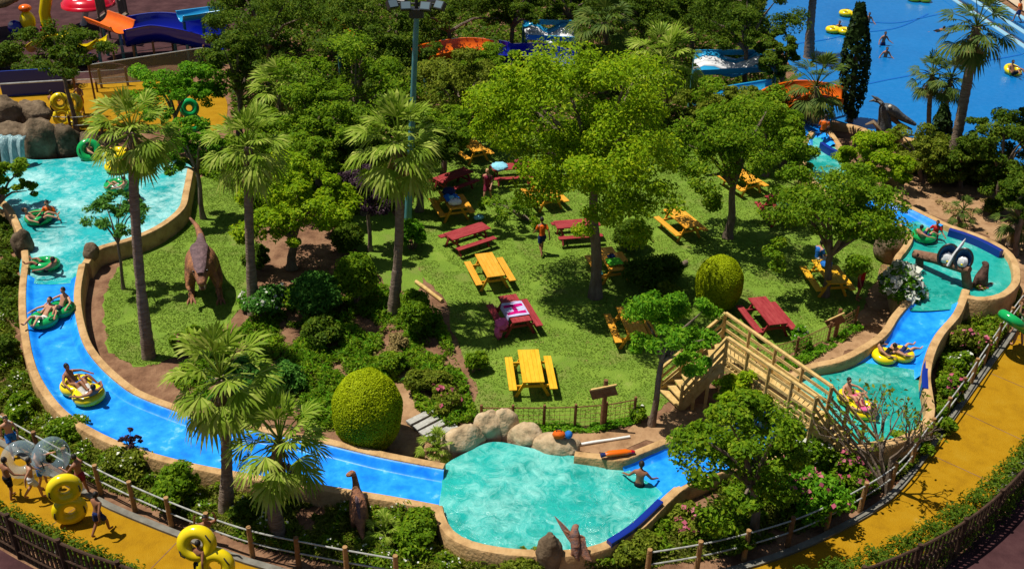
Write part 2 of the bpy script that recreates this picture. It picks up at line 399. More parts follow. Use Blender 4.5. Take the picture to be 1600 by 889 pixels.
def crown_size(base, cpx, hw, hh):
    """crown of that apparent half width and half height, standing above the base: its centre and radii in metres"""
    c = PY(cpx[0], cpx[1], base.y); s = pxm(c); rx = hw / s
    d = (c - CAM).normalized(); sd = -d.z; cdp = math.sqrt(1 - sd * sd)
    rz2 = (hh / s) ** 2 - (rx * sd) ** 2
    rz = max(math.sqrt(max(rz2, 0)) / cdp, rx * .55)
    if c.z - rz < .35: 
        rz = max(c.z - .35, rx * .45)
    return c, (rx, rx, rz)

TREES = 'trees growing among the lawns and water slides'
def tree(label, base, cpx, hw, hh, leaf, ncl=46, per=110, size=.24, cr=.34, trunk=.16, limbs=6, name='broadleaf_tree', inner=.45, wide=.5, group=TREES, flowers=None, bark='bark', low=-.35):
    b = P(*base); c, r = crown_size(b, cpx, hw, hh)
    t = thing(name, label, 'tree', b, group=group)
    C, D, cc = lobed_pts(c, [q * 1.1 for q in r], ncl, per, cr, low, inner)
    leaf_obj('crown', C, D, size * .56, leaf, t, b, wide)
    mb = MB(); fork = b.lerp(c, .45) if c.z - r[2] > .6 else b.lerp(c, .6)
    fork.z = max(min(c.z - r[2] * .55, fork.z + r[2]), .3)
    n = 7; pts = []; rs = []
    for i in range(n):
        k = i / (n - 1); q = b.lerp(fork, k) + Vector((math.sin(k * 5 + base[0]), math.cos(k * 4 + base[1]), 0)) * trunk * .35 * (k * (1 - k) * 4)
        pts.append(q); rs.append(trunk * (1.35 - .2 * k if i == 0 else 1.0 - .35 * k))
    mb.tube(pts, rs, 10)
    idx = RNG.permutation(len(cc))[:limbs]
    for i in idx:
        e = Vector(cc[i]); mid = fork.lerp(e, .5) + Vector((0, 0, (e - fork).length * .12))
        mb.tube([fork - Vector((0, 0, .1)), fork.lerp(mid, .5), mid, mid.lerp(e, .6), e], [trunk * .6, trunk * .5, trunk * .38, trunk * .24, trunk * .1], 6)
    mb.build('trunk', bark, t, org=b)
    if flowers:
        k = RNG.permutation(len(C))[:flowers[1]]
        leaf_obj('blossoms', C[k] + nrm(C[k] - np.array(c)) * .06, D[k], flowers[2] if len(flowers) > 2 else .16, flowers[0], t, b, .8)
    return t

def lobed_pts(c, r, ncl, per, cr=.34, low=-.35, inner=.45, up=.5):
    """crown of separate boughs: lobes round the crown, clumps on every lobe, leaves in every clump"""
    c = np.array(c); r = np.array(r); nl = max(6, int(1.9 * ncl ** .55)); per = int(per * 2.9)
    # spread the boughs evenly, then disturb them
    i = np.arange(nl) + RNG.uniform(.2, .8, nl); z = 1 - (1 - low) * i / nl; ph = i * 2.39996 + RNG.uniform(-.5, .5, nl); q = np.sqrt(np.maximum(1 - z * z, 0))
    ld = np.stack([np.cos(ph) * q, np.sin(ph) * q, z], 1); fac = RNG.uniform(.5, .86, nl)
    L = c + ld * r * fac[:, None]; lr = r.mean() * RNG.uniform(.22, .46, nl)
    L = np.concatenate([L, c + RNG.normal(size=(max(2, nl // 5), 3)) * r * .18]); lr = np.concatenate([lr, np.full(max(2, nl // 5), r.mean() * .4)])
    C = []; D = []; k = max(4, int(ncl / len(L) + .5) + 2)
    for p, R_ in zip(L, lr):
        out = nrm((p - c)[None, :] + np.array([[0, 0, .4 * r.mean()]]))[0]
        dd = nrm(RNG.normal(size=(k, 3)) + out * .8 + np.array([0, 0, .25]))
        for v in dd:
            m_ = p + v * R_ * RNG.uniform(.45, .95) * np.array([1, 1, .75]); cl = R_ * RNG.uniform(.32, .6); n = max(int(per * RNG.uniform(.6, 1.2) * ncl / (len(L) * k)), 12)
            l = nrm(RNG.normal(size=(n, 3)) + v * .4); rad = cl * RNG.random(n) ** .42
            C.append(m_ + l * rad[:, None] * np.array([1.1, 1.1, .65])); D.append(nrm(l * .45 + v * .25 + np.array([0, 0, up]) + RNG.normal(size=(n, 3)) * .5))
    return np.concatenate(C), np.concatenate(D), L

SHRUBS = 'shrubs planted on the banks and beds'
def bush(label, base, hw, h, leaf, name='shrub', ncl=22, per=80, size=.17, flowers=None, lobes=None, cr=.42, wide=.5, group=SHRUBS):
    """base = pixel of the foot; hw px half width; h metres"""
    b = P(*base); s = pxm(b); rx = hw / s
    t = thing(name, label, 'shrub', b, group=group)
    CC = []; DD = []; stems = MB()
    k = lobes or max(2, int(round(rx * 1.6)))
    for i in range(k):
        a = RNG.uniform(0, 2 * PI); rr = rx * (.55 if k > 1 else 0) * RNG.random() ** .5
        hh = h * RNG.uniform(.7, 1.05)
        c = (b.x + math.cos(a) * rr, b.y + math.sin(a) * rr, hh * .52); r = (rx * RNG.uniform(.45, .65) if k > 1 else rx,) * 2 + (hh * .52,)
        C, D, cc = crown_pts(c, r, max(8, ncl // k + 4), int(per * 1.7), cr, -.6, .3)
        C[:, 2] = np.maximum(C[:, 2], .03); CC.append(C); DD.append(D)
        for q in cc[:4]:
            stems.tube([(c[0], c[1], 0), Vector((c[0], c[1], 0)).lerp(Vector(q), .5) + Vector((.03, .02, 0)), q], [.035, .025, .01], 5)
    C = np.concatenate(CC); D = np.concatenate(DD)
    leaf_obj('foliage', C, D, size * .75, leaf, t, b, wide); stems.build('stems', 'bark', t, org=b)
    if flowers:
        kx = RNG.permutation(len(C)); kx = kx[C[kx, 2] > h * .35][:flowers[1]]
        leaf_obj('blossoms', C[kx] + np.array([0, -.03, .06]), D[kx], flowers[2] if len(flowers) > 2 else .15, flowers[0], t, b, .9)
    return t

PALMS = 'fan palms with shaggy crowns'
def fan(mb, base, a, s, up, L, K=13, spread=1.35, droop=.3):
    for k in range(K):
        t = (k / (K - 1) - .5) * 2; an = t * spread
        d = (a * math.cos(an) + s * math.sin(an)).normalized(); l = L * (.72 + .28 * math.cos(an)) * random.uniform(.85, 1.1)
        wv = (s * math.cos(an) - a * math.sin(an)).normalized() * (l * spread / K * .80)
        m_ = base + d * l * .58 + up * .04 * l * (1 if k % 2 else -1); tip = base + d * l - Vector((0, 0, droop * l * random.uniform(.6, 1.3)))
        mb.add([base, m_ + wv, tip, m_ - wv], [(0, 1, 3), (1, 2, 3)])

def palm(label, base, cpx, size=1.6, n=34, rtrunk=.17, leaf='l_palm', dead=13, name='fan_palm', lowest=-42, K=15, group=PALMS, skirt=True):
    b = P(*base); c = PY(cpx[0], cpx[1], b.y); t = thing(name, label, 'palm tree', b, group=group)
    bend = random.uniform(-.22, .22); mb = MB(); n_ = 44; pts = []; rs = []
    for i in range(n_):
        k = i / (n_ - 1); p = b.lerp(c, k); p.x += math.sin(k * PI) * bend
        pts.append(p); rs.append(rtrunk * (1.45 - 1.2 * k if k < .3 else 1.02 - .15 * k) * (1.05 if i % 2 else .96) * random.uniform(.96, 1.05))
    rs[0] *= 1.15; mb.tube(pts, rs, 10); mb.build('trunk', 'palmbark', t, org=b)
    cr = MB(); pet = MB(); dd = MB()
    for i in range(n + dead):
        az = i * 2.39996 + random.uniform(-.2, .2); k = i / max(n - 1, 1); isdead = i >= n
        e = R(82 - (82 - lowest) * min(k, 1) ** .85 + random.uniform(-8, 8)) if not isdead else R(random.uniform(-75, -50))
        h = Vector((math.cos(az), math.sin(az), 0)); d = h * math.cos(e) + Vector((0, 0, math.sin(e)))
        Lp = size * random.uniform(.46, .72) * (.7 if isdead else 1); b0 = c + Vector((0, 0, .1 - .35 * min(k, 1) * size * .4))
        mid = b0 + d * Lp * .6; end = b0 + d * Lp - Vector((0, 0, .07 * size))
        (dd if isdead else pet).tube([b0, mid, end], [.028, .022, .014], 4)
        a = (d - Vector((0, 0, .25 + .35 * min(k, 1)))).normalized(); s_ = a.cross(Vector((0, 0, 1)))
        if s_.length < .05: s_ = h.cross(Vector((0, 0, 1)))
        s_ = (s_.normalized() + h * random.uniform(-.25, .25) + Vector((0, 0, random.uniform(-.35, .35)))).normalized(); s_ = (s_ - a * s_.dot(a)).normalized()
        fan(dd if isdead else cr, end, a, s_, s_.cross(a), size * random.uniform(.42, .54) * (.8 if isdead else 1), K, 1.35 if not isdead else .8, .12 + .26 * min(k, 1) * random.uniform(.5, 1.3))
    cr.build('crown', leaf, t, smooth=False, org=b); pet.build('leaf_stalks', leaf, t, org=b)
    if dead: dd.build('dead_fronds', 'l_dead', t, smooth=False, org=b)
    return t
# ------------------------------------------------------------------ people
POSES = {}
def J(**k): return k
def pose(name, pelvis, chest, neck, head, elb, wri, knee, ank, toe, face=None):
    POSES[name] = dict(pelvis=pelvis, chest=chest, neck=neck, head=head, elb=elb, wri=wri, knee=knee, ank=ank, toe=toe, face=face)
# x right of the person, y ahead, z up; the pairs are (left side, right side)
pose('stand', (0, 0, .92), (0, -.01, 1.3), (0, 0, 1.46), (0, .03, 1.6), ((-.25, -.04, 1.12), (.25, -.04, 1.12)), ((-.27, .05, .86), (.28, .06, .86)),
     ((-.1, .02, .48), (.1, .02, .48)), ((-.11, -.02, .07), (.11, -.02, .07)), ((-.13, .15, .03), (.13, .15, .03)))
pose('walk', (0, 0, .91), (0, .05, 1.29), (0, .07, 1.45), (0, .11, 1.59), ((-.25, .12, 1.12), (.25, -.14, 1.12)), ((-.24, .32, .95), (.26, -.18, .88)),
     ((-.1, -.04, .49), (.1, .2, .5)), ((-.1, -.32, .13), (.1, .22, .08)), ((-.1, -.2, .03), (.1, .4, .05)))
pose('hold', (0, 0, .92), (0, -.02, 1.3), (0, 0, 1.46), (0, .05, 1.6), ((-.3, .12, 1.14), (.3, .12, 1.14)), ((-.32, .38, 1.2), (.32, .38, 1.2)),
     ((-.1, .06, .48), (.11, -.02, .48)), ((-.12, .06, .07), (.12, -.14, .08)), ((-.13, .22, .03), (.13, .02, .03)))
pose('overhead', (0, 0, .92), (0, -.01, 1.3), (0, 0, 1.46), (0, .03, 1.6), ((-.33, .05, 1.5), (.33, .05, 1.5)), ((-.3, .1, 1.78), (.3, .1, 1.78)),
     ((-.1, .06, .48), (.11, -.02, .48)), ((-.12, .06, .07), (.12, -.14, .08)), ((-.13, .22, .03), (.13, .02, .03)))
pose('wade', (0, 0, .92), (0, .02, 1.3), (0, .04, 1.46), (0, .09, 1.59), ((-.34, .08, 1.12), (.34, .08, 1.14)), ((-.5, .24, 1.02), (.46, .3, 1.02)),
     ((-.1, .08, .48), (.11, -.02, .48)), ((-.12, .06, .07), (.12, -.14, .08)), ((-.13, .22, .03), (.13, .02, .03)))
pose('recline', (0, -.05, .06), (0, -.36, .3), (0, -.45, .43), (0, -.47, .57), ((-.4, -.28, .3), (.4, -.26, .3)), ((-.52, -.02, .26), (.5, 0, .27)),
     ((-.16, .36, .38), (.15, .4, .36)), ((-.2, .74, .22), (.17, .78, .24)), ((-.22, .84, .34), (.19, .88, .36)))
pose('lounge', (0, 0, .06), (0, -.24, .38), (0, -.28, .54), (0, -.25, .68), ((-.42, -.12, .36), (.38, -.1, .34)), ((-.5, .16, .3), (.44, .18, .28)),
     ((-.24, .36, .44), (.1, .4, .4)), ((-.3, .68, .16), (.18, .74, .22)), ((-.32, .8, .24), (.2, .84, .33)))
pose('sit', (0, 0, .48), (0, -.02, .86), (0, 0, 1.02), (0, .04, 1.16), ((-.27, .06, .68), (.27, .06, .68)), ((-.18, .32, .6), (.18, .32, .6)),
     ((-.14, .42, .5), (.14, .42, .5)), ((-.14, .4, .07), (.14, .44, .07)), ((-.15, .56, .03), (.15, .6, .03)))
pose('swim', (0, -.35, 0), (0, 0, .02), (0, .14, .06), (0, .24, .14), ((-.32, .2, -.02), (.32, .2, .0)), ((-.3, .5, .02), (.34, .5, -.02)),
     ((-.14, -.75, -.08), (.12, -.78, -.06)), ((-.16, -1.15, -.02), (.14, -1.18, -.1)), ((-.16, -1.28, -.03), (.14, -1.3, -.12)))

def build_pose(name):
    p = POSES[name]; V3 = lambda q: Vector(q)
    pel, che, nec, hea = V3(p['pelvis']), V3(p['chest']), V3(p['neck']), V3(p['head'])
    up = (che - pel).normalized(); rt = Vector((1, 0, 0))
    vs = [pel, pel.lerp(che, .45), pel.lerp(che, .85), che + up * .06, nec, nec.lerp(hea, .45)]
    rd = [(.135, .105), (.115, .095), (.14, .105), (.12, .09), (.058, .058), (.058, .06)]
    ed = [(0, 1), (1, 2), (2, 3), (3, 4), (4, 5)]
    hands = []
    for sgn, i in ((-1, 0), (1, 1)):
        sh = che + up * .07 + rt * (sgn * .165); el_ = V3(p['elb'][i]); wr = V3(p['wri'][i]); pd = (wr - el_).normalized(); pa = wr + pd * .07
        b = len(vs); vs += [sh, sh.lerp(el_, .5), el_, el_.lerp(wr, .45), wr, pa]; rd += [(.064, .064), (.05, .05), (.041, .041), (.038, .038), (.027, .03), (.034, .022)]
        ed += [(3, b), (b, b + 1), (b + 1, b + 2), (b + 2, b + 3), (b + 3, b + 4), (b + 4, b + 5)]; hands.append((pa, pd, sgn))
        hp = pel + rt * (sgn * .085) - up * .05; kn = V3(p['knee'][i]); an = V3(p['ank'][i]); to = V3(p['toe'][i])
        b = len(vs); vs += [hp, hp.lerp(kn, .5), kn, kn.lerp(an, .35), an, an.lerp(to, .5), to]
        rd += [(.095, .095), (.078, .078), (.056, .056), (.057, .057), (.038, .038), (.042, .032), (.034, .022)]
        ed += [(0, b)] + [(b + k, b + k + 1) for k in range(6)]
    me = bpy.data.meshes.new('pose'); me.from_pydata(vs, ed, []); o = bpy.data.objects.new('pose', me); COL.objects.link(o)
    sk = o.modifiers.new('s', 'SKIN'); sk.use_smooth_shade = True
    for i, sv in enumerate(me.skin_vertices[0].data): sv.radius = rd[i]; sv.use_root = (i == 0)
    ss = o.modifiers.new('u', 'SUBSURF'); ss.levels = 1; ss.render_levels = 1
    dg = bpy.context.evaluated_depsgraph_get(); ev = o.evaluated_get(dg); tm = ev.to_mesh()
    mb = MB(); mb.add([v.co[:] for v in tm.vertices], [tuple(q.vertices) for q in tm.polygons], 0); ev.to_mesh_clear(); bpy.data.objects.remove(o)
    # head: skull, nose, ears, eyes, mouth
    fdir = Vector((0, 1, 0)) if name not in ('recline',) else Vector((0, .88, .47))
    hu = Vector((0, 0, 1)) if name not in ('recline',) else Vector((0, -.47, .88))
    rot = Matrix((rt, fdir, hu)).transposed(); hc = hea + hu * .03
    mb.ell(hc, (.078, .096, .118), 14, 10, rot=rot)
    mb.ell(hc + fdir * .03 - hu * .06, (.056, .06, .055), 10, 6, rot=rot)
    mb.ell(hc + fdir * .098 - hu * .012, (.013, .018, .022), 6, 5, rot=rot)
    for s_ in (-1, 1):
        mb.ell(hc + rt * s_ * .08 - hu * .01, (.01, .02, .03), 6, 5, rot=rot)
        mb.ell(hc + rt * s_ * .03 + fdir * .086 + hu * .016, (.012, .009, .008), 6, 4, rot=rot, mi=1)
    mb.ell(hc + fdir * .088 - hu * .052, (.022, .008, .006), 6, 4, rot=rot, mi=1)
    for pa, pd, sg in hands:
        side = pd.cross(Vector((0, 0, 1)));  side = side.normalized() if side.length > .05 else rt
        nn = side.cross(pd).normalized()
        for k, ln in enumerate((.062, .074, .07, .055)):
            b0 = pa + side * ((k - 1.5) * .017); mb.tube([b0 - pd * .02, b0 + pd * ln * .55, b0 + pd * ln - nn * .022], [.0095, .009, .006], 5)
        b0 = pa - pd * .045 - side * sg * .02; mb.tube([b0, b0 - side * sg * .03 + pd * .025, b0 - side * sg * .038 + pd * .055], [.011, .01, .007], 5)
    body = mb
    hr = MB(); hr.ell(hc + hu * .018 - fdir * .014, (.087, .1, .118), 14, 9, rough=.06, fr=4, rot=rot)
    hr.v = [v if (Vector(v) - hc).dot(fdir) < .055 or (Vector(v) - hc).dot(hu) > .05 else tuple(Vector(v) - fdir * .06) for v in hr.v]
    lg = MB(); lg.v, lg.f, lg.m = list(hr.v), list(hr.f), list(hr.m); lg.ell(hc - fdir * .06 - hu * .12, (.075, .045, .14), 10, 7, rough=.1, fr=4, rot=rot)
    sh = MB()
    hips = [pel + rt * (s_ * .085) - up * .05 for s_ in (-1, 1)]
    frot = Matrix((rt, up.cross(rt).normalized() * -1, up)).transposed()
    sh.ell(pel + up * .0, (.168, .132, .13), 14, 8, rot=frot)
    for i in (0, 1):
        kn = V3(p['knee'][i]); sh.tube([hips[i], hips[i].lerp(kn, .3), hips[i].lerp(kn, .68)], [.108, .103, .094], 10)
    br = MB(); br.ell(pel - up * .01, (.166, .13, .1), 14, 8, rot=frot)
    tp = MB(); tp.tube([pel + up * .04, pel.lerp(che, .45), pel.lerp(che, .85), che + up * .09, che + up * .13], [.162, .15, .172, .15, .075], 14, flat=.78)
    for sgn, i in ((-1, 0), (1, 1)):
        s0 = che + up * .07 + rt * (sgn * .15); e0 = V3(p['elb'][i]); tp.tube([s0, s0.lerp(e0, .3), s0.lerp(e0, .6)], [.085, .075, .068], 10)
    bk = MB(); bk.tube([pel.lerp(che, .72), pel.lerp(che, .85), che + up * .02], [.158, .172, .158], 14, flat=.78)
    return dict(body=body, hair=hr, long=lg, shorts=sh, briefs=br, top=tp, bikini=bk)

PM = {}
def person(label, pose_, loc, heading, scale=1.0, skin='skin', hair='hair', bottom=('shorts', 'c_navy'), top=None, longhair=False, cap=None, group=None, vest=None, lean=0):
    if pose_ not in PM: PM[pose_] = {}
    pm = PM[pose_]
    if 'raw' not in pm: pm['raw'] = build_pose(pose_)
    t = thing('person', label, 'person', loc, R(heading), group or 'visitors at the water park', scale)
    if lean: t.rotation_euler = (R(lean), 0, R(heading))
    def put(nm, key, mats):
        k = (key, tuple(mats))
        if k in pm: o = pm[k].copy(); COL.objects.link(o); o.name = nm
        else: o = pm['raw'][key].build(nm, mats); pm[k] = o
        o.parent = t; return o
    put('body', 'body', [skin, 'eye'])
    put('hair', 'long' if longhair else 'hair', [hair])
    if bottom: put('shorts' if bottom[0] == 'shorts' else 'swim_briefs', bottom[0], [bottom[1]])
    if top: put({'top': 'shirt', 'bikini': 'bikini_top'}[top[0]], top[0], [top[1]])
    return t

def heading(p, q):
    """degrees for a person at p who faces q"""
    d = Vector(q) - Vector(p); return math.degrees(math.atan2(-d.x, d.y))

# ------------------------------------------------------------------ inflatable rings
def ring_proto(double):
    a = MB(); h = MB()
    if double:
        # a figure of eight: one continuous outer bead pinched at the waist, two seats
        for sy in (-.4, .4): a.torus((0, sy, .2), .34, .185, 36, 14)
        for sy in (-.4, .4):
            for sx in (-1, 1): h.tube([(sx * .42, sy - .12, .375), (sx * .44, sy, .42), (sx * .42, sy + .12, .375)], .02, 6)
    else:
        a.torus((0, 0, .2), .39, .19, 40, 14)
        for sx in (-1, 1): h.tube([(sx * .42, -.12, .385), (sx * .44, 0, .43), (sx * .42, .12, .385)], .02, 6)
    return a, h
RPM = {}
def ring(label, loc, az=0, double=False, colr='gtube', tilt=None, group='inflatable rings', scale=1.0):
    nm = 'double_swim_ring' if double else 'swim_ring'
    t = thing(nm, label, 'swim ring', loc, R(az), group, scale)
    if tilt: t.rotation_euler = (R(tilt[0]), R(tilt[1]), R(az))
    k = (double, colr)
    if k not in RPM:
        a, h = ring_proto(double); RPM[k] = (a.build('tube', colr), h.build('handles', 'handle'))
        A, Hn = RPM[k]
    else:
        A, Hn = [o.copy() for o in RPM[k]]
        for o in (A, Hn): COL.objects.link(o)
    A.parent = t; Hn.parent = t
    return t

# ------------------------------------------------------------------ picnic tables
def table_proto(colr):
    t = thing('picnic_table', '', 'picnic table')
    top = MB()
    for i in range(5): top.box(((i - 2) * .148, 0, .735), (.14, 1.95, .042))
    top.build('tabletop', colr, t, False)
    for s in (-1, 1):
        b = MB()
        for i in range(2): b.box((s * (.62 + i * .135), 0, .44), (.128, 1.95, .042))
        b.build('bench', colr, t, False)
    for s in (-1, 1):
        l = MB(); y = s * .68
        l.box((0, y, .68), (.68, .05, .09)); l.box((0, y, .385), (1.5, .05, .09))
        for q in (-1, 1): l.beam((q * .2, y + .052 * s, .7), (q * .56, y + .052 * s, 0), .05, .1)
        l.build('leg_frame', colr, t, False)
    bm = MB().box((0, 0, .66), (.09, 1.3, .06)); bm.build('stretcher', colr, t, False)
    return t
TP = {}
TABS = {}
def table(key, label, far, near, colr):
    a, b = P(*far, .75), P(*near, .75); c = (a + b) / 2; d = b - a
    if colr in TP: t = copy_tree(TP[colr])
    else: t = TP[colr] = table_proto(colr)
    t.location = (c.x, c.y, .021); t.rotation_euler = (0, 0, math.atan2(d.y, d.x) - PI / 2)
    t['label'] = label; t['category'] = 'picnic table'; t['group'] = 'picnic tables on the lawn'
    TABS[key] = t; return t
def on_table(key, x, y, z=.76):
    t = TABS[key]; a = t.rotation_euler.z; l = t.location
    return Vector((l.x + x * math.cos(a) - y * math.sin(a), l.y + x * math.sin(a) + y * math.cos(a), l.z + z)), a

# ------------------------------------------------------------------ walls and water channels
def sweep(mb, pts, prof, mi=0, closed=False):
    n = len(pts); rows = []
    for i, p in enumerate(pts):
        a, b = pts[(i - 1) % n if closed else max(i - 1, 0)], pts[(i + 1) % n if closed else min(i + 1, n - 1)]
        d = Vector((b.x - a.x, b.y - a.y, 0)).normalized(); s = Vector((d.y, -d.x, 0))
        rows.append([Vector((p.x + s.x * o, p.y + s.y * o, z if z < .02 else p.z + (z - 1))) for o, z in prof])
    if closed: rows.append(rows[0])
    mb.sheet([r_ + [r_[0]] for r_ in rows], mi)
    if not closed: mb.add(rows[0], [tuple(range(len(prof)))], mi); mb.add(rows[-1], [tuple(range(len(prof) - 1, -1, -1))], mi)
    return mb
RIMPROF = lambda w: [(-w * 1.1, -.05), (-w, .92), (-w * .8, .985), (-w * .3, 1.0), (w * .3, 1.0), (w * .8, .985), (w, .92), (w * 1.1, -.05)]
def rim(name, label, px, z, z2=None, w=.15, m='rim', closed=False):
    pts = pline(px, z, z2, 8, closed); L = sum((b - a).length for a, b in zip(pts, pts[1:])); pts = resample(pts, max(int(L / .35), 6))
    mb = sweep(MB(), pts, RIMPROF(w)); o = mb.build(name, m); return tag(o, label, 'wall', 'tan concrete walls of the river')
def chute(name, label, A, B, zA, zB, fA, fB, n=110):
    a = resample(pline(A, zA, zB), n); b = resample(pline(B, zA, zB), n); rows = []
    for i in range(n):
        k = i / (n - 1); zr = zA + (zB - zA) * k; zf = fA + (fB - fA) * k; r_ = []
        half = max((a[i] - b[i]).length / 2, .4); e1 = 1 - .13 / half; e0 = 1 - .42 / half
        for j in range(81):
            t = j / 80; q = a[i].lerp(b[i], t); e = abs(2 * t - 1); q = q.copy(); k2 = min(max((e - e0) / (e1 - e0), 0), 1); q.z = zf + (zr - .05 - zf) * (k2 * k2 * (3 - 2 * k2)) - (.1 if e > .985 else 0)
            r_.append(q)
        rows.append(r_)
    o = MB().sheet(rows).build(name, 'chute'); return tag(o, label, 'water chute', 'blue water chutes')
def pool(name, px, z, m, n=6):
    return ground_sheet(name, px, z, m, n)

def rock(name, label, c, r, seed, m='rock', cat='rock', group='rocks', rough=.28, rot=None):
    mb = MB().ell((0, 0, 0), r, 28, 18, rough, 1.6, seed, rot=Matrix.Rotation(R(rot), 3, 'Z') if rot else None)
    o = mb.build(name, m); o.location = c; return tag(o, label, cat, group)

def trough(name, label, pts, width, depth, m, cat='water slide', posts=None, group='fibreglass slides beyond the trees', inner=None):
    """an open half-pipe slide along world points, on steel posts"""
    p = resample(smooth_line(pts, 10), 40); b = p[0].copy(); b.z = 0; t = thing(name, label, cat, b, group=group); rows = []
    for i, q in enumerate(p):
        a_, b_ = p[max(i - 1, 0)], p[min(i + 1, 39)]; d = (b_ - a_); s = Vector((d.y, -d.x, 0)).normalized(); r_ = []
        for j in range(15):
            an = PI * (j / 14); r_.append(q + s * (math.cos(an) * width / 2) + Vector((0, 0, -math.sin(an) * depth)))
        r_ = [r_[0] + s * .1] + r_ + [r_[-1] - s * .1]
        rows.append(r_)
    MB().sheet(rows).build('trough', m, t, org=b, solid=.05)
    for k in posts or (.1, .5, .9):
        q = p[int(k * 39)]; MB().tube([(q.x, q.y, 0), (q.x, q.y, q.z - depth)], .1, 8).build('post', 'teal', t, org=b)
    return t
# ================================================================== THE SETTING
g = MB(); g.sheet([[(x, y, 0) for x in (-400, -60, -30, 0, 30, 60, 400)] for y in (-60, 0, 30, 60, 100, 500)]); tag(g.build('ground', 'dirt', smooth=False), kind='structure')
ground_sheet('lawn', [(700, 225), (662, 270), (640, 330), (655, 420), (695, 470), (715, 540), (742, 600), (752, 665), (820, 672), (900, 668), (1000, 655), (1050, 625), (1110, 590), (1170, 570), (1260, 545), (1330, 505), (1362, 450), (1395, 400), (1340, 290), (1250, 235), (1120, 215), (900, 205)], .012, 'lawn', jag=.12)
ground_sheet('lawn', [(300, 290), (262, 355), (215, 385), (185, 420), (165, 460), (165, 510), (178, 555), (235, 572), (300, 545), (360, 500), (392, 450), (400, 380), (395, 320), (350, 270)], .012, 'lawn', jag=.12)
ground_sheet('lawn', [(520, 330), (560, 395), (612, 450), (660, 450), (640, 380), (610, 330), (560, 300)], .008, 'lawn', jag=.12)
inner = [(-90, 655), (0, 690), (80, 738), (159, 783), (225, 812), (294, 839), (400, 879), (600, 925), (850, 935), (1050, 910), (1200, 872), (1310, 825), (1392, 773), (1460, 690), (1531, 589), (1600, 500), (1700, 390)]
outer = [(1800, 480), (1700, 600), (1612, 700), (1550, 785), (1480, 850), (1400, 895), (1300, 935), (1100, 990), (850, 1030), (600, 1020), (400, 985), (250, 930), (100, 868), (0, 815), (-100, 775)]
ground_sheet('yellow_path', inner + outer, .02, 'path')
ground_sheet('yellow_walkway', [(-60, 140), (20, 138), (110, 132), (200, 128), (300, 128), (350, 150), (352, 190), (330, 205), (250, 200), (160, 206), (100, 200), (40, 185), (-60, 175)], .02, 'path')
ground_sheet('plaza', [(-300, 760), (-60, 830), (0, 858), (63, 893), (200, 950), (400, 1010), (850, 1060), (1300, 990), (1440, 915), (1540, 830), (1610, 757), (1700, 640), (2000, 600), (2000, 1100), (800, 1180), (-300, 1100)], .012, 'plaza', n=2)
ground_sheet('playground_plaza', [(-100, -60), (400, -60), (420, 60), (330, 85), (150, 122), (0, 125), (-120, 130)], .012, 'plaza', n=2)
ground_sheet('sandy_slope', [(1400, 285), (1440, 268), (1500, 285), (1560, 300), (1640, 330), (1700, 420), (1640, 470), (1592, 450), (1585, 400), (1550, 372), (1480, 345), (1420, 318)], .01, 'sand', jag=.15)
ground_sheet('sandy_bank', [(1395, 390), (1420, 450), (1398, 492), (1375, 518), (1345, 540), (1300, 562), (1260, 572), (1290, 540), (1340, 500), (1360, 450)], .016, 'sand', jag=.15)
ground_sheet('sandy_bank', [(880, 668), (950, 672), (1020, 655), (1075, 630), (1120, 640), (1080, 675), (1010, 690), (950, 708), (895, 700)], .016, 'sand', jag=.15)
ground_sheet('sandy_bank', [(560, 620), (640, 590), (690, 640), (720, 690), (680, 715), (600, 700), (530, 680)], .006, 'sand', jag=.2)
ground_sheet('mulch_bed', [(165, 380), (190, 395), (172, 450), (168, 510), (182, 556), (240, 572), (290, 560), (330, 600), (380, 640), (300, 640), (200, 600), (140, 530), (128, 450), (138, 390)], .008, 'dirt', jag=.1)
# kerbs of the path
def kerb(px, w=.1, h=.1):
    pts = resample(pline(px, h), 90); o = sweep(MB(), pts, [(-w, -.05), (-w, 1), (w, 1), (w, -.05)]).build('kerb', 'kerb', smooth=False); return tag(o, kind='structure')
kerb(inner); kerb(outer[::-1])

ri, ro = resample([P(u, v, .024) for u, v in inner], 400), resample([P(u, v, .024) for u, v in outer[::-1]], 400)
for k in (52, 78, 104, 128, 262, 284, 306, 328, 350):
    p, q = ri[k], min(ro, key=lambda w: (w - ri[k]).length); d = (q - p).normalized() * .1; s = Vector((-d.y, d.x, 0)).normalized() * .014
    p, q = p + d * 2, q - d * 2
    o = MB().add([p - s, q - s, q + s, p + s], [(0, 1, 2, 3)]).build('path_joint', 'dirt', smooth=False); tag(o, kind='structure')
# ---- wave pool, beach steps and deck, top right
ground_sheet('wave_pool_water', [(1150, -120), (1170, 0), (1210, 60), (1250, 130), (1280, 175), (1330, 195), (1375, 208), (1440, 218), (1520, 245), (1640, 300), (1760, 200), (1640, 100), (1540, 40), (1470, -10), (1400, -60), (1300, -120)], .08, 'wave', n=4)
for i in range(6):
    o0 = 9 * i; a, b, c_, d_ = (1452 + o0, -14 - o0 * .3), (1702 + o0, 158 - o0 * .7), (1702 + o0 + (3 if i % 2 else 8.6), 158 - (o0 + 8.6) * .7), (1452 + o0 + (3 if i % 2 else 8.6), -14 - (o0 + 8.6) * .3)
    pts = [P(*a, .08), P(*b, .08), P(*c_, .08), P(*d_, .08)]; z0, z1 = .02, .10 + .03 * i
    mb = MB(); mb.add([(p.x, p.y, z) for z in (z0, z1) for p in pts], [(4, 5, 6, 7), (0, 1, 5, 4), (1, 2, 6, 5), (2, 3, 7, 6), (3, 0, 4, 7)])
    o = mb.build('beach_step', 'steplight' if i % 2 else 'wave', smooth=False); tag(o, kind='structure')
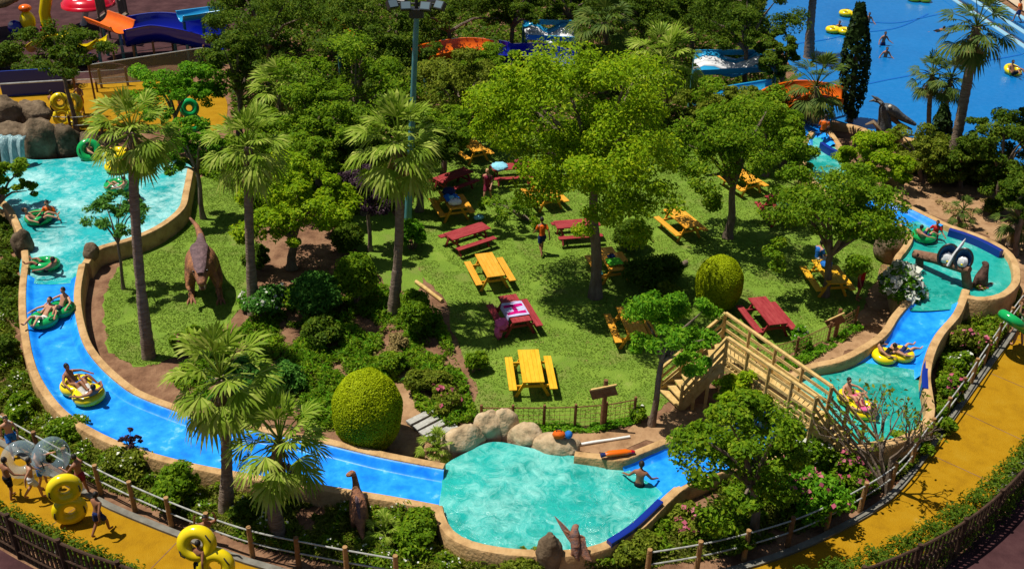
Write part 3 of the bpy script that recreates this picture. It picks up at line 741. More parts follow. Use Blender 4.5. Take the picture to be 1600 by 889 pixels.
ground_sheet('pool_deck', [(1516, -42), (1560, -10), (1650, 52), (1800, 150), (1900, 100), (1700, -60), (1560, -120)], .14, 'deck', n=2)
ground_sheet('terrace', [(1545, -42), (1590, -8), (1680, 40), (1850, 110), (1950, 60), (1750, -90), (1580, -140)], .15, 'plaza', n=2)
for px in ([(1338, 135), (1385, 125), (1432, 116), (1500, 100), (1560, 92), (1640, 76)], [(1345, 33), (1400, 36), (1460, 24), (1500, 18)], [(1230, 70), (1290, 62), (1335, 52), (1400, 44), (1450, 22)]):
    pts = resample(pline(px, .1), 40); o = sweep(MB(), pts, [(-.07, .985), (-.07, 1), (.07, 1), (.07, .985)]).build('pool_seam', 'seam', smooth=False); tag(o, kind='structure')
def pool_edge(label, px, z=.35, w=.25):
    return rim('pool_wall', label, px, z, w=w, m='rim')
pool_edge('low tan wall along the near edge of the blue wave pool', [(1268, 185), (1300, 192), (1335, 197), (1375, 210), (1440, 221), (1520, 248), (1640, 305)])

# ---- left branch of the river
OL = [(-20, 300), (8, 318), (24, 345), (36, 378), (40, 410)]
O1 = [(40, 408), (35, 450), (36, 500), (46, 560), (64, 602), (96, 642), (142, 673), (200, 699), (260, 717), (320, 731), (400, 745), (480, 757), (560, 770), (620, 780), (684, 792)]
I1 = [(128, 412), (121, 452), (123, 489), (135, 533), (159, 567), (196, 600), (223, 616), (270, 634), (324, 652), (400, 667), (460, 679), (511, 688), (586, 706), (640, 717), (694, 727)]
IL = [(298, 262), (291, 298), (283, 325), (250, 352), (205, 372), (162, 384), (146, 392), (133, 411)]
rim('channel_wall', 'tan wall on the outer side of the long left hand water chute', O1, .74, .6)
rim('channel_wall', 'tan wall on the inner side of the long left chute below the dinosaur lawn', I1, .74, .6)
rim('channel_wall', 'curved tan wall between the churning left pool and the dinosaur lawn', IL, .76, .74, w=.17)
rim('channel_wall', 'short tan wall at the shaded left edge of the churning pool', OL, .76, .74)
pool('pool_water', [(-30, 300), (-20, 250), (20, 246), (60, 250), (120, 246), (190, 236), (260, 246), (300, 262), (292, 300), (283, 327), (250, 354), (205, 374), (162, 386), (145, 394), (132, 413), (124, 440), (36, 438), (36, 380), (20, 340)], .56, 'pool_left')
chute('water_chute', 'long blue chute sweeping from the left pool to the round centre pool', [(38, 428)] + O1[1:], [(125, 430)] + I1[1:], .74, .6, .55, .28)
# ---- centre pool
CP = [(684, 790), (690, 812), (706, 834), (738, 850), (790, 860), (840, 863), (900, 862), (948, 850), (1000, 820), (1035, 785), (1066, 758), (1100, 742)]
rim('pool_wall', 'tan wall round the near side of the round turquoise centre pool', CP, .6, w=.16)
pool('pool_water', [(694, 728), (690, 760), (686, 792), (692, 814), (708, 834), (738, 850), (790, 860), (840, 863), (900, 862), (948, 850), (1000, 820), (1035, 785), (1030, 765), (985, 735), (966, 716), (945, 714), (898, 712), (868, 708), (822, 698), (770, 690), (730, 706)], .33, 'pool')
# right chute into the centre pool, below the bridge
A2 = [(1270, 700), (1200, 716), (1150, 727), (1100, 742), (1066, 758), (1034, 784)]
B2 = [(1215, 610), (1150, 650), (1087, 677), (1040, 688), (1010, 700), (966, 716)]
chute('water_chute', 'short blue chute running from under the timber bridge into the centre pool', A2, B2, .9, .6, .62, .28, 40)
rim('channel_wall', 'tan wall on the near side of the chute under the bridge', A2[:4], .9, .6)
rim('channel_wall', 'tan wall on the lawn side of the chute under the bridge', [(1230, 600)] + B2[1:] + [(945, 713), (898, 708)], .9, .6)
# ---- right lower pool and the chute that falls into it
A3 = [(1504, 470), (1494, 492), (1470, 520), (1455, 550), (1448, 585)]
B3 = [(1419, 470), (1399, 493), (1382, 519), (1352, 541), (1312, 561)]
chute('water_chute', 'blue chute below the log arch falling to the lower right pool', A3, B3, 1.25, .95, 1.07, .6, 40)
rim('channel_wall', 'tan wall beside pink oleanders on the outer side of the right chute', [(1510, 452)] + A3 + [(1452, 618), (1454, 645), (1438, 670), (1403, 687), (1365, 693), (1320, 698), (1270, 700)], 1.25, .92, w=.16)
rim('channel_wall', 'tan wall on the shaded lawn side of the right chute and lower pool', B3 + [(1267, 571), (1240, 585), (1225, 603)], 1.25, .92, w=.16)
pool('pool_water', [(1225, 600), (1240, 586), (1267, 572), (1312, 562), (1380, 566), (1448, 585), (1452, 618), (1454, 645), (1438, 670), (1403, 687), (1365, 693), (1320, 698), (1270, 700), (1245, 650)], .66, 'pool_green')
# ---- right upper pool
UR = [(1395, 312), (1419, 321), (1450, 336), (1483, 352), (1510, 361), (1537, 371), (1566, 386), (1582, 402), (1589, 425), (1586, 443), (1566, 460), (1535, 466), (1510, 462)]
UI = [(1380, 348), (1402, 350), (1417, 357), (1422, 372), (1412, 390), (1402, 404), (1404, 430), (1412, 455), (1419, 470)]
rim('pool_wall', 'curved tan wall round the far side of the upper right pool', UR, 1.35, 1.25, w=.16)
rim('pool_wall', 'tan wall at the rocky corner beside the white oleander', UI, 1.3, 1.25, w=.15)
pool('pool_water', [(1408, 352), (1440, 345), (1483, 354), (1537, 373), (1566, 388), (1582, 404), (1588, 425), (1585, 442), (1566, 459), (1535, 468), (1508, 474), (1500, 482), (1414, 484), (1412, 455), (1404, 430), (1404, 404), (1414, 390), (1421, 372), (1417, 358)], 1.08, 'pool_green')
A4 = [(1372, 298), (1395, 312), (1419, 321), (1450, 336), (1476, 350)]
B4 = [(1335, 330), (1365, 342), (1390, 349), (1405, 354), (1416, 362)]
chute('water_chute', 'blue chute entering the upper right pool from behind a tree', A4, B4, 1.36, 1.34, 1.15, 1.05, 24)
rim('channel_wall', 'tan wall above the blue chute beside the sandy slope', [(1385, 268), (1404, 278), (1408, 296), (1395, 312)], 1.35, 1.35, w=.16)
# ---- far upper river section by the lifeguard
pool('pool_water', [(1262, 222), (1290, 216), (1312, 232), (1330, 262), (1360, 290), (1330, 300), (1290, 292), (1262, 268)], .8, 'pool')
rim('channel_wall', 'tan wall on the left of the far pool behind the crouching lifeguard', [(1270, 205), (1258, 225), (1258, 262), (1280, 290), (1320, 318), (1345, 334)], 1.0, w=.15)
rim('channel_wall', 'tan wall on the right of the far pool behind the crouching lifeguard', [(1296, 204), (1310, 224), (1330, 258), (1352, 282), (1374, 300)], 1.0, w=.15)
chute('water_chute', 'blue chute passing behind the crouching lifeguard in orange', [(1325, 178), (1300, 186), (1290, 200), (1306, 224)], [(1215, 178), (1240, 190), (1258, 204), (1262, 226)], 1.1, 1.0, .9, .75, 24)

# dark blue pads
def pad(label, px, z0, z1, w=.1):
    pts = resample(pline(px, z1), 24); o = sweep(MB(), pts, [(-w, 1 - (z1 - z0)), (-w, .985), (-w * .7, 1), (w * .7, 1), (w, .985), (w, 1 - (z1 - z0))]).build('safety_pad', 'navy'); return tag(o, label, 'pad', 'dark blue safety pads')
pad('long dark blue pad on the far wall of the upper right pool', [(1484, 357), (1510, 365), (1537, 376), (1566, 391)], 1.06, 1.42)
pad('short dark blue pad at the right edge of the lower right pool', [(1451, 558), (1446, 580), (1446, 606)], .64, 1.12)
pad('dark blue pad along the near right edge of the centre pool', [(952, 845), (990, 820), (1032, 781)], .3, .74)
pad('dark blue pad at the bend of the far pool beside the lifeguard', [(1284, 222), (1298, 231), (1310, 236)], .78, 1.2)

# ---- boulders at the back of the centre pool
for i, (lab, px, r, rot) in enumerate([
    ('long sloping pale boulder at the left end of the boulder row', (722, 694), (.82, .42, .62), 28),
    ('tall pale boulder second from the left in the boulder row', (762, 676), (.55, .45, .8), 15),
    ('rounded pale boulder with a dark hollow in the boulder row', (788, 672), (.5, .42, .8), 0),
    ('squat pale boulder just left of the end boulder in the row', (822, 686), (.58, .42, .56), -8),
    ('flat topped pale boulder at the right end of the boulder row', (868, 700), (.78, .45, .5), -4)]):
    b = P(*px, .25); rock('boulder', lab, (b.x, b.y, .28), r, 3 + i, 'boulder', 'boulder', 'boulders at the back of the centre pool', .16, rot)
b = P(857, 872, .4); rock('boulder', 'upright brown boulder on the pool wall beside the winged statue', (b.x, b.y, .5), (.36, .33, .8), 21, 'rock', 'boulder', 'single rocks by the water', .16)
b = P(38, 392, .5); rock('boulder', 'dark grey boulder at the left edge of the churning pool', (b.x, b.y, .75), (.42, .4, .72), 22, 'darkrock', 'boulder', 'single rocks by the water', .2)
b = P(143, 398, .7); rock('boulder', 'grey stone block on the inner wall where the left chute begins', (b.x, b.y, .8), (.3, .42, .4), 23, 'rock', 'boulder', 'single rocks by the water', .14)
b = P(1393, 388, .5); rock('boulder', 'brown rock at the corner of the upper right pool', (b.x, b.y, .6), (.7, .7, .9), 24, 'rock', 'boulder', 'single rocks by the water', .2)
# ---- rock cascade top left
for i, (lab, px, r, z) in enumerate([
    ('brown rock at the top left corner of the cascade above the falling water', (10, 212), (1.1, .9, 1.1), 1.5),
    ('flat wet ledge rock from which the water falls', (22, 236), (.95, .8, .6), 1.35),
    ('large brown rock just right of the falling water', (64, 240), (1.0, .8, 1.5), .8),
    ('rounded rock topping the cascade below the yellow walkway', (58, 208), (1.0, .7, .65), 1.55),
    ('fluted grey rock at the middle of the cascade wall', (105, 236), (.85, .7, 1.15), .7),
    ('low grey rock at the right end of the cascade wall', (142, 236), (.8, .6, .8), .6),
    ('shaded dark rock at the left foot of the falling water', (-18, 258), (.9, .8, 1.1), .7)]):
    b = P(*px, .5); rock('cascade_rock', lab, (b.x, b.y, z), r, 40 + i, 'rock' if i < 4 else 'darkrock', 'rock', 'rocks of the cascade top left', .22)
pts = []
for k in range(10):
    t = k / 9; a_ = P(6 + 12 * t, 222 + 34 * t * t, 0); 
a0 = P(8, 246, .8); a1 = P(48, 250, .8)
rows = []
for k in range(12):
    t = k / 11; zz = 1.9 - 1.4 * t ** 1.6; off = -.25 - .7 * t ** .6
    rows.append([Vector((a0.x + (a1.x - a0.x) * j / 10 - .1, a0.y + off + (.12 * math.sin(j * 1.9)) + .3, zz)) for j in range(11)])
o = MB().sheet(rows).build('waterfall', 'fall', solid=.06); tag(o, 'thin curtain of water falling off the rock ledge at top left', 'waterfall')

# ---- white planks, logs, stepping path
t = thing('plank_steps', 'row of pale plank steps beside the small palm by the round topiary', 'steps', P(672, 660))
pa_, pb_ = P(660, 650, .1), P(700, 684, .1); pd_ = pb_ - pa_; pang = math.atan2(pd_.y, pd_.x)
for i in range(5):
    q = pa_.lerp(pb_, i / 4); MB().box((0, 0, 0), (pd_.length / 4 * .72, 1.15, .07), Matrix.Rotation(pang + R(random.uniform(-5, 5)), 3, 'Z')).build('plank', 'greyplank', t, False).location = q - t.location
def log(label, a, b, r=.11, m='bone', name='edging_log', cat='log', group='logs edging the beds'):
    p, q = P(*a, r), P(*b, r); o = MB().tube([p, p.lerp(q, .33) + Vector((0, 0, .015)), p.lerp(q, .66), q], [r, r * 1.05, r * .95, r], 9).build(name, m); return tag(o, label, cat, group)
log('pale weathered log edging the lawn left of the yellow tables', (650, 440), (691, 470), .08, 'wood')
log('dark fallen log beside the clipped hedge by the egg shaped topiary', (1016, 447), (1072, 410), .12, 'bark')
log('pale edging log under the plum leaved tree', (520, 336), (566, 380), .06, 'rock')
log('white pipe lying on the bare earth below the wooden sign', (897, 696), (984, 682), .05, 'white', 'pipe', 'pipe', None)
# ================================================================== PICNIC TABLES
table('near', 'bright yellow picnic table nearest the round centre pool', (825, 547), (834, 598), 'yellow')
table('towel', 'maroon picnic table under a white and magenta beach towel', (792, 462), (816, 503), 'maroon')
table('mid', 'yellow picnic table between the two maroon tables on the left of the lawn', (754, 394), (777, 435), 'orangeyellow')
table('maroonleft', 'empty maroon picnic table set crosswise below the yellow table with bags', (703, 370), (757, 353), 'maroon')
table('bags', 'yellow picnic table heaped with blue and white bags', (695, 296), (717, 329), 'orangeyellow')
table('cover', 'maroon picnic table with a pale blue cloth at its end', (776, 262), (822, 259), 'maroon')
table('back', 'yellow picnic table near the woman in the wine red dress', (839, 284), (864, 309), 'orangeyellow')
table('trunk', 'maroon picnic table behind the trunk of the big tree', (868, 352), (935, 347), 'maroon')
table('green', 'yellow picnic table with a bright green towel beside the big trunk', (943, 387), (967, 423), 'orangeyellow')
table('shade', 'yellow picnic table half hidden by the young tree near the bridge', (978, 481), (996, 521), 'orangeyellow')
table('open', 'yellow picnic table in front of the dark clipped hedge', (1052, 330), (1078, 351), 'orangeyellow')
table('bridge', 'maroon picnic table with slatted top beside the egg shaped topiary', (1184, 467), (1215, 505), 'maroon')
table('shaded', 'maroon picnic table loaded with bags in the deep shade on the right', (1210, 310), (1227, 331), 'maroon')
table('right', 'yellow picnic table under the dense tree by the white oleander', (1284, 410), (1306, 440), 'yellow')
table('far', 'yellow picnic table glimpsed under the right hand tree crown', (1146, 264), (1178, 284), 'orangeyellow')
table('red', 'small maroon picnic table behind the palm crown at the back of the lawn', (694, 279), (722, 269), 'maroon')
table('hid', 'yellow picnic table barely seen at the back of the lawn', (728, 220), (745, 232), 'orangeyellow')

def cloth(name, label, cat, c, ang, sx, sy, mats, pattern=None, bump=.02, group='things left on the tables', drop=0, n=22, seed=0):
    """a cloth lying flat with soft wrinkles; pattern(i, j) gives the material index"""
    mb = MB(); rows = []
    for i in range(n + 1):
        r_ = []
        for j in range(n + 1):
            x, y = (i / n - .5) * sx, (j / n - .5) * sy
            z = .012 + bump * (noise.noise(Vector((x * 4 + seed, y * 4, seed))) + 1)
            if drop:
                e = max(abs(x) - .39, 0); 
                if e: z -= e * .95; x = math.copysign(.39 + e * .2, x)
            r_.append((x, y, z))
        rows.append(r_)
    mb.sheet(rows)
    if pattern: mb.m = [pattern((k // n) / n, (k % n) / n) for k in range(len(mb.f))]
    o = mb.build(name, mats, solid=.012); o.location = c; o.rotation_euler = (0, 0, ang); return tag(o, label, cat, group)
def bag(label, c, ang, r, m, seed):
    mb = MB().ell((0, 0, r[2] * .9), r, 16, 10, .22, 2.2, seed)
    o = mb.build('bag', m); o.location = c; o.rotation_euler = (0, 0, ang)
    h = MB().tube([(-r[0] * .4, 0, r[2] * 1.6), (-r[0] * .3, 0, r[2] * 2.3), (r[0] * .3, 0, r[2] * 2.3), (r[0] * .4, 0, r[2] * 1.6)], .018, 6).build('handle', 'handle', o)
    return tag(o, label, 'bag', 'things left on the tables')
# white towel with broad magenta marks like a letter H
def Hpat(u, v):
    if .16 < v < .34 and .2 < u < .8: return 1
    if .66 < v < .84 and .2 < u < .8: return 1
    if .34 <= v <= .66 and .42 < u < .58: return 1
    return 0
c, a = on_table('towel', 0, .12); cloth('beach_towel', 'white beach towel with magenta bars spread over the maroon table', 'towel', c, a, 1.25, 1.0, ['c_lilac', 'c_magenta'], Hpat, drop=1)
c, a = on_table('towel', .68, .62, .46); mb = MB()
mb.ell((0, 0, .1), (.24, .3, .16), 16, 10, .35, 2.5, 3); mb.ell((.16, .12, -.18), (.14, .2, .28), 14, 9, .3, 2.5, 5)
o = mb.build('beach_towel', 'c_pink'); o.location = c; o.rotation_euler.z = a; tag(o, 'crumpled pink towel hanging off the bench of the maroon towel table', 'towel', 'things left on the tables')
c, a = on_table('green', .02, .45); cloth('beach_towel', 'bright lime green towel on the yellow table beside the big trunk', 'towel', c, a, .62, .55, ['c_lime'], bump=.09, seed=3)
c, a = on_table('green', 0, .02); bag('small navy bag behind the lime green towel', c, a, (.16, .13, .11), 'c_navy', 4)
c, a = on_table('green', .72, .5, .46); cloth('beach_towel', 'white and teal towel on the bench by the big trunk', 'towel', c, a, .3, .6, ['c_white', 'c_teal'], lambda u, v: int(v > .55), bump=.06, seed=5)
c, a = on_table('bags', 0, -.45); bag('dark navy bag at the far end of the heaped yellow table', c, a, (.3, .3, .19), 'c_navy', 6)
c, a = on_table('bags', .02, .1); cloth('beach_towel', 'bright blue towel in the middle of the heaped yellow table', 'towel', c, a, .66, .6, ['c_blue', 'c_ltblue'], lambda u, v: int(.35 < u < .65 and .3 < v < .6), bump=.12, seed=7)
c, a = on_table('bags', .0, .6); bag('white bag at the near end of the heaped yellow table', c, a, (.3, .24, .15), 'c_white', 8)
c, a = on_table('bags', -1.0, .9, .0); bag('white and blue bag on the grass by the heaped yellow table', c, a, (.24, .16, .13), 'c_ltblue', 9)
c, a = on_table('cover', 0, -.6); mb = MB(); mb.ell((0, 0, .02), (.42, .4, .17), 18, 10, .25, 2, 2); o = mb.build('draped_cloth', 'c_ltblue'); o.location = c; o.rotation_euler.z = a; tag(o, 'pale blue cloth heaped over the end of a maroon table', 'cloth', 'things left on the tables')
c, a = on_table('cover', 0, .45); bag('dark red bag on the maroon table with the pale blue cloth', c, a, (.34, .3, .16), 'c_wine', 12)
c, a = on_table('shaded', 0, .3); bag('white and blue bag at the near end of the shaded maroon table', c, a, (.3, .24, .17), 'c_ltblue', 10)
c, a = on_table('shaded', .05, -.4); bag('wine red bag at the far end of the shaded maroon table', c, a, (.34, .3, .2), 'c_wine', 11)
c, a = on_table('right', 0, -.3); bag('blue bag on the yellow table under the dense tree', c, a, (.24, .22, .17), 'c_blue', 13)

# ================================================================== RINGS, RIDERS AND VISITORS
def W(u, v, z): return P(u, v, z)
def WH(u, vh, z, s=1.0):
    """foot point of a standing person whose head shows at that pixel"""
    p = P(u, vh, z + 1.62 * s); p.z = z; return p
L_, Cw, Rl, Ru = .58, .35, .68, 1.10
ring('green single ring with a sunbather, below the man in orange', W(62, 346, L_), 20)
person('bather in black shorts stretched across a green ring in the churning pool', 'recline', W(62, 347, L_ + .16), -80, skin='skin', bottom=('shorts', 'c_black'))
person('man in an orange shirt standing in the churning pool behind a green ring', 'wade', WH(74, 316, L_ - .85), 175, top=('top', 'c_orange'), bottom=('shorts', 'c_blue'))
ring('green single ring tipping over the lip of the left chute', W(71, 420, L_ - .02), 0, tilt=(-9, 0))
person('rider in dark shorts slumped in the green ring at the lip of the chute', 'recline', W(71, 422, L_ + .12), 70, skin='tan', bottom=('shorts', 'c_black'))
def double_riders(p, q, z, colr, lab, riders, tilt=None, sc=1.0):
    a, b = W(*p, z), W(*q, z); c = (a + b) / 2; az = heading(a, b)
    ring(lab, c, az, True, colr, tilt, scale=sc)
    d = (b - a).normalized()
    for (off, turn, kw) in riders:
        person(loc=c + d * off * sc + Vector((0, 0, .15 * sc)), heading=az + turn, scale=sc, **kw)
double_riders((106, 484), (60, 512), .52, 'gtube', 'green double ring with two bathers half way up the left chute', [
    (-.42, 0, dict(label='bather sitting upright at the back of the green double ring', pose_='lounge', skin='skin', bottom=('shorts', 'c_navy'))),
    (.4, 8, dict(label='bather in white shorts stretched at the front of the green double ring', pose_='recline', skin='skin', bottom=('shorts', 'c_white')))])
double_riders((112, 602), (150, 632), .45, 'ytube', 'yellow double ring with two riders lower down the left chute', [
    (-.4, 15, dict(label='dark haired rider at the back of the yellow double ring on the left chute', pose_='lounge', skin='tan', bottom=('shorts', 'c_blue'))),
    (.36, 180, dict(label='rider lying at the front of the yellow double ring on the left chute', pose_='recline', skin='tan', bottom=('shorts', 'c_white')))])
ring('green single ring floating behind the tall palm trunk', W(184, 296, L_), 0)
person('dark haired child riding the green ring behind the tall palm trunk', 'lounge', W(190, 297, L_ + .15), 80, scale=.85, bottom=('shorts', 'c_white'))
person('bather standing in the water behind the tall palm trunk', 'wade', WH(211, 285, L_ - .8), 100, bottom=('shorts', 'c_black'))
ring('green single ring stood on edge under the palm crown by the cascade', W(140, 236, L_ + .3), 20, tilt=(62, 0))
person('bather leaning back by the upright green ring near the cascade', 'lounge', W(150, 246, L_ + .02), -60, skin='skin', bottom=('briefs', 'c_pink'))
ring('yellow single ring floating behind the palm crown', W(184, 246, L_), 0, colr='ytube')
ring('yellow single ring drifting just below another yellow one behind the palm', W(184, 266, L_), 40, colr='ytube')
ring('green single ring with a rider in the upper right pool', W(1442, 374, Ru), 0, scale=.9)
person('rider sitting in the green ring in the upper right pool', 'lounge', W(1442, 374, Ru + .15), -70, scale=.85, bottom=('shorts', 'c_navy'))
person('child in a red life vest wading in the upper right pool', 'wade', WH(1466, 347, Ru - .55, .82), 150, scale=.82, top=('top', 'c_red'), bottom=('shorts', 'c_red'), skin='tan')
double_riders((1416, 558), (1372, 563), .66, 'ytube', 'yellow double ring with two riders in the lower right pool', [
    (-.4, 190, dict(label='rider nearer the blue pad in the yellow double ring', pose_='recline', skin='skin', bottom=('shorts', 'c_navy'))),
    (.38, 170, dict(label='rider facing away at the left of the yellow double ring in the right pool', pose_='lounge', skin='skin', bottom=('shorts', 'c_black')))], sc=.84)
double_riders((1322, 622), (1352, 652), .66, 'ytube', 'yellow double ring behind the bare branches by the bridge', [
    (-.38, 10, dict(label='rider in yellow at the back of the ring behind the bare branches', pose_='lounge', skin='skin', bottom=('shorts', 'c_pink'))),
    (.36, 180, dict(label='rider in pink at the front of the ring behind the bare branches', pose_='recline', skin='skin', bottom=('shorts', 'c_wine'), top=('top', 'c_pink')))], sc=.86)
person('man seen from behind standing waist deep at the mouth of the blue chute', 'wade', WH(1002, 728, Cw - .9), -15, skin='tan', bottom=('shorts', 'c_black'))
person('lifeguard in an orange vest crouching on the wall of the far pool', 'sit', W(1284, 217, .98), -25, top=('top', 'c_orange'), bottom=('shorts', 'c_black'), skin='tan')
ring('yellow single ring floating at the far left of the crouching lifeguard', W(1240, 214, .84), 0, colr='ytube')
person('child riding the yellow ring left of the crouching lifeguard', 'lounge', W(1246, 212, .98), 60, scale=.85, bottom=('shorts', 'c_orange'))
# wave pool
ring('yellow double ring behind the top of the tall cypress in the wave pool', W(1330, 26, .1), 70, True, 'ytube')
ring('yellow double ring with a swimmer behind it in the wave pool', W(1310, 52, .1), 70, True, 'ytube')
ring('yellow double ring at the top edge of the wave pool', W(1436, 2, .1), 80, True, 'ytube')
ring('amber single ring with a rider by the tall right hand palm', W(1580, 114, .1), 0, False, 'ytube', tilt=(18, 10))
person('rider slipping off the amber ring in the wave pool', 'lounge', W(1583, 116, .2), -160, skin='tan', bottom=('shorts', 'c_black'))
person('swimmer at the far side of the yellow ring in the wave pool', 'wade', WH(1312, 35, -1.05), 170, skin='tan', bottom=('shorts', 'c_black'))
person('swimmer right of the tall cypress in the wave pool', 'wade', WH(1359, 22, -.9), 160, skin='tan', bottom=('shorts', 'c_red'))
person('bather with arms spread in the middle of the wave pool', 'wade', WH(1383, 52, -.7), 190, skin='tan', bottom=('shorts', 'c_navy'))
person('bather chest deep below another bather in the wave pool', 'wade', WH(1386, 76, -.95), 175, skin='tan', bottom=('shorts', 'c_white'))
person('swimmer face down left of the tall palm in the wave pool', 'swim', W(1471, 48, .08), -60, skin='tan', bottom=('shorts', 'c_black'))
person('bather in orange walking on the deck at the top right corner', 'walk', W(1588, 36, .16), 70, skin='tan', bottom=('shorts', 'c_navy'), top=('top', 'c_orange'))
# lawn
person('fair haired woman in a wine red dress walking across the lawn', 'walk', W(762, 316, .02), 165, hair='blond', longhair=True, top=('top', 'c_wine'), bottom=('shorts', 'c_wine'))
person('man in dark shorts standing on the lawn under the big tree', 'walk', W(846, 398, .02), 20, skin='tan', top=('top', 'c_orange'), bottom=('shorts', 'c_navy'))
person('person in dark red clothes at the edge of the lawn by the white oleander', 'stand', W(1339, 468, .02), -120, skin='tan', top=('top', 'c_red'), bottom=('shorts', 'c_wine'))
person('bather in a blue shirt sitting at the yellow table under the dense tree', 'sit', W(1276, 418, .0), -65, top=('top', 'c_blue'), bottom=('shorts', 'c_white'))
# yellow walkway top left
person('bather holding a yellow ring on the walkway behind the cascade', 'hold', W(88, 190, .03), -20, skin='tan', bottom=('shorts', 'c_black'))
ring('yellow double ring stood upright on the walkway, left of another', W(97, 171, .75), 15, True, 'ytube', tilt=(78, 0))
person('bather behind the second upright yellow ring on the walkway', 'hold', W(130, 178, .03), 170, skin='tan', bottom=('shorts', 'c_orange'))
ring('yellow double ring stood upright on the walkway beside the leaning trunk', W(121, 173, .75), -25, True, 'ytube', tilt=(74, 0))
person('bather carrying a green ring on the walkway behind the leafy tree', 'hold', W(285, 190, .03), -60, skin='tan', bottom=('shorts', 'c_orange'))
ring('green double ring stood on edge on the walkway behind the leafy tree', W(297, 181, .72), 30, True, 'gtube', tilt=(70, 0))
# right hand edge of the path
ring('green double ring carried shoulder high at the right edge of the path', W(1583, 512, 1.15), 115, True, 'gtube', tilt=(35, 0))
person('bather in a white top with a green ring at the right edge of the path', 'overhead', W(1588, 540, .03), 30, skin='skin', top=('bikini', 'c_white'), bottom=('briefs', 'c_black'), longhair=True)
person('bather in a pink top walking at the far right edge of the path', 'walk', W(1601, 510, .03), -10, skin='skin', top=('top', 'c_pink'), bottom=('shorts', 'c_orange'))
# bottom left group
person('bather in blue trunks walking by the rail at the far left of the path', 'walk', W(24, 708, .03), -150, skin='skin', bottom=('shorts', 'c_blue'), scale=.86)
ring('clear single ring carried by the bather at the far left of the path', W(34, 716, .55), 20, False, 'ctube', tilt=(60, 10))
person('dark bather with arms spread walking behind the black palings', 'wade', W(20, 778, .03), -30, skin='tan', bottom=('shorts', 'c_black'), scale=.86)
person('bather in white shorts stepping towards the yellow double ring', 'walk', W(56, 778, .03), -60, skin='skin', bottom=('shorts', 'c_white'), longhair=True, scale=.86)
person('broad bather in blue shorts with a clear ring on the shoulder', 'hold', W(70, 760, .03), -80, skin='skin', bottom=('shorts', 'c_blue'), scale=.86)
ring('clear single ring on the shoulder of a bather by the rail', W(74, 712, 1.25), 60, False, 'ctube', tilt=(70, 0))
ring('yellow double ring stood upright and tall on the path among bathers', W(104, 774, .84), 25, True, 'ytube', tilt=(86, 0), scale=.92)
person('bather with raised hands holding up the tall yellow double ring', 'hold', W(131, 772, .03), 60, skin='tan', bottom=('shorts', 'c_wine'), scale=.86)
person('bather in navy trunks walking away from the tall yellow double ring', 'walk', W(160, 834, .03), -25, skin='tan', bottom=('shorts', 'c_navy'), scale=.86)
ring('yellow double ring carried at a slant at the bottom of the picture', W(325, 860, .95), 12, True, 'ytube', tilt=(72, -32))
person('bather behind the slanted yellow ring at the bottom of the path', 'overhead', W(330, 868, .03), 200, skin='tan', bottom=('shorts', 'c_black'), scale=.86)
person('bather bending under the slanted yellow ring at the bottom of the path', 'walk', W(317, 912, .03), -20, skin='tan', bottom=('shorts', 'c_black'), scale=.86)
# a blue cap at the very bottom edge
person('bather in a blue shirt cut off by the bottom edge of the picture', 'stand', W(985, 978, .03), 60, skin='tan', hair='c_blue', top=('top', 'c_blue'), bottom=('shorts', 'c_black'))

# ================================================================== BRIDGE, FENCES, SIGNS, LAMP
def bridge():
    zt = 2.95; dk = 1.95
    n0, n1 = P(1137, 527, zt), P(1276, 620, zt)      # near handrail
    f0, f1 = P(1134, 489, zt), P(1300, 604, zt)      # far handrail
    for q in (n0, n1, f0, f1): q.z = 0
    t = thing('footbridge', 'pale timber footbridge with stairs crossing the blue chute by the lawn', 'bridge', n0)
    k_ = Vector((0, 0, 1)); B = lambda: MB()
    d = MB(); nrm_ = int((n1 - n0).length / .16)
    for i in range(nrm_):
        k = (i + .5) / nrm_; d.beam(n0.lerp(n1, k) + k_ * dk, f0.lerp(f1, k) + k_ * dk, .15, .05)
    d.build('deck', 'wood', t, False, org=n0)
    s = MB()
    for a, b in ((n0, n1), (f0, f1)): s.beam(a + k_ * (dk - .16), b + k_ * (dk - .14), .09, .2)
    s.build('joists', 'wood', t, False, org=n0)
    def railing(a, b, za, zb, panel=True, posts=5):
        r_ = MB(); r_.beam(a + k_ * (za + 1.0), b + k_ * (zb + 1.0), .11, .07)
        for h in ((.7, .4, .12) if panel else (.6, .3)): r_.beam(a + k_ * (za + h), b + k_ * (zb + h), .04, .11 if panel else .09)
        r_.build('railing', 'wood', t, False, org=n0)
        for i in range(0 if panel else 1, posts):
            q = a.lerp(b, i / (posts - 1)); z = za + (zb - za) * i / (posts - 1); MB().beam(q, q + k_ * (z + 1.0), .095, .095).build('post', 'wood', t, False, org=n0)
    railing(n0, n1, dk, dk); railing(f0, f1, dk, dk)
    # stair down to the lawn on the left
    e1 = P(1062, 640, 0); w = (f0 - n0); e1 = n0 + (e1 - n0); e2 = P(1030, 612, 0)
    def stair(a, b, c, d_, z0, z1=0.0, steps=9):
        """a b top edge, c d_ foot"""
        st = MB()
        for i in range(steps):
            k = (i + .5) / steps; z = z0 + (z1 - z0) * k; st.beam(a.lerp(c, k) + k_ * z, b.lerp(d_, k) + k_ * z, .3, .05)
        st.build('stair_treads', 'wood', t, False, org=n0)
        sg = MB()
        for p, q in ((a, c), (b, d_)): sg.beam(p + k_ * (z0 - .08), q + k_ * (z1 + .02), .07, .26)
        sg.build('stringers', 'wood', t, False, org=n0)
        for p, q in ((a, c), (b, d_)): railing(p, q, z0, z1, False, 4)
    stair(n0, f0, e1, e2, dk)
    # stair down towards the yellow path on the right
    g1 = P(1322, 745, 0); g2 = P(1366, 732, 0)
    stair(n1, f1, g1, g2, dk)
bridge()

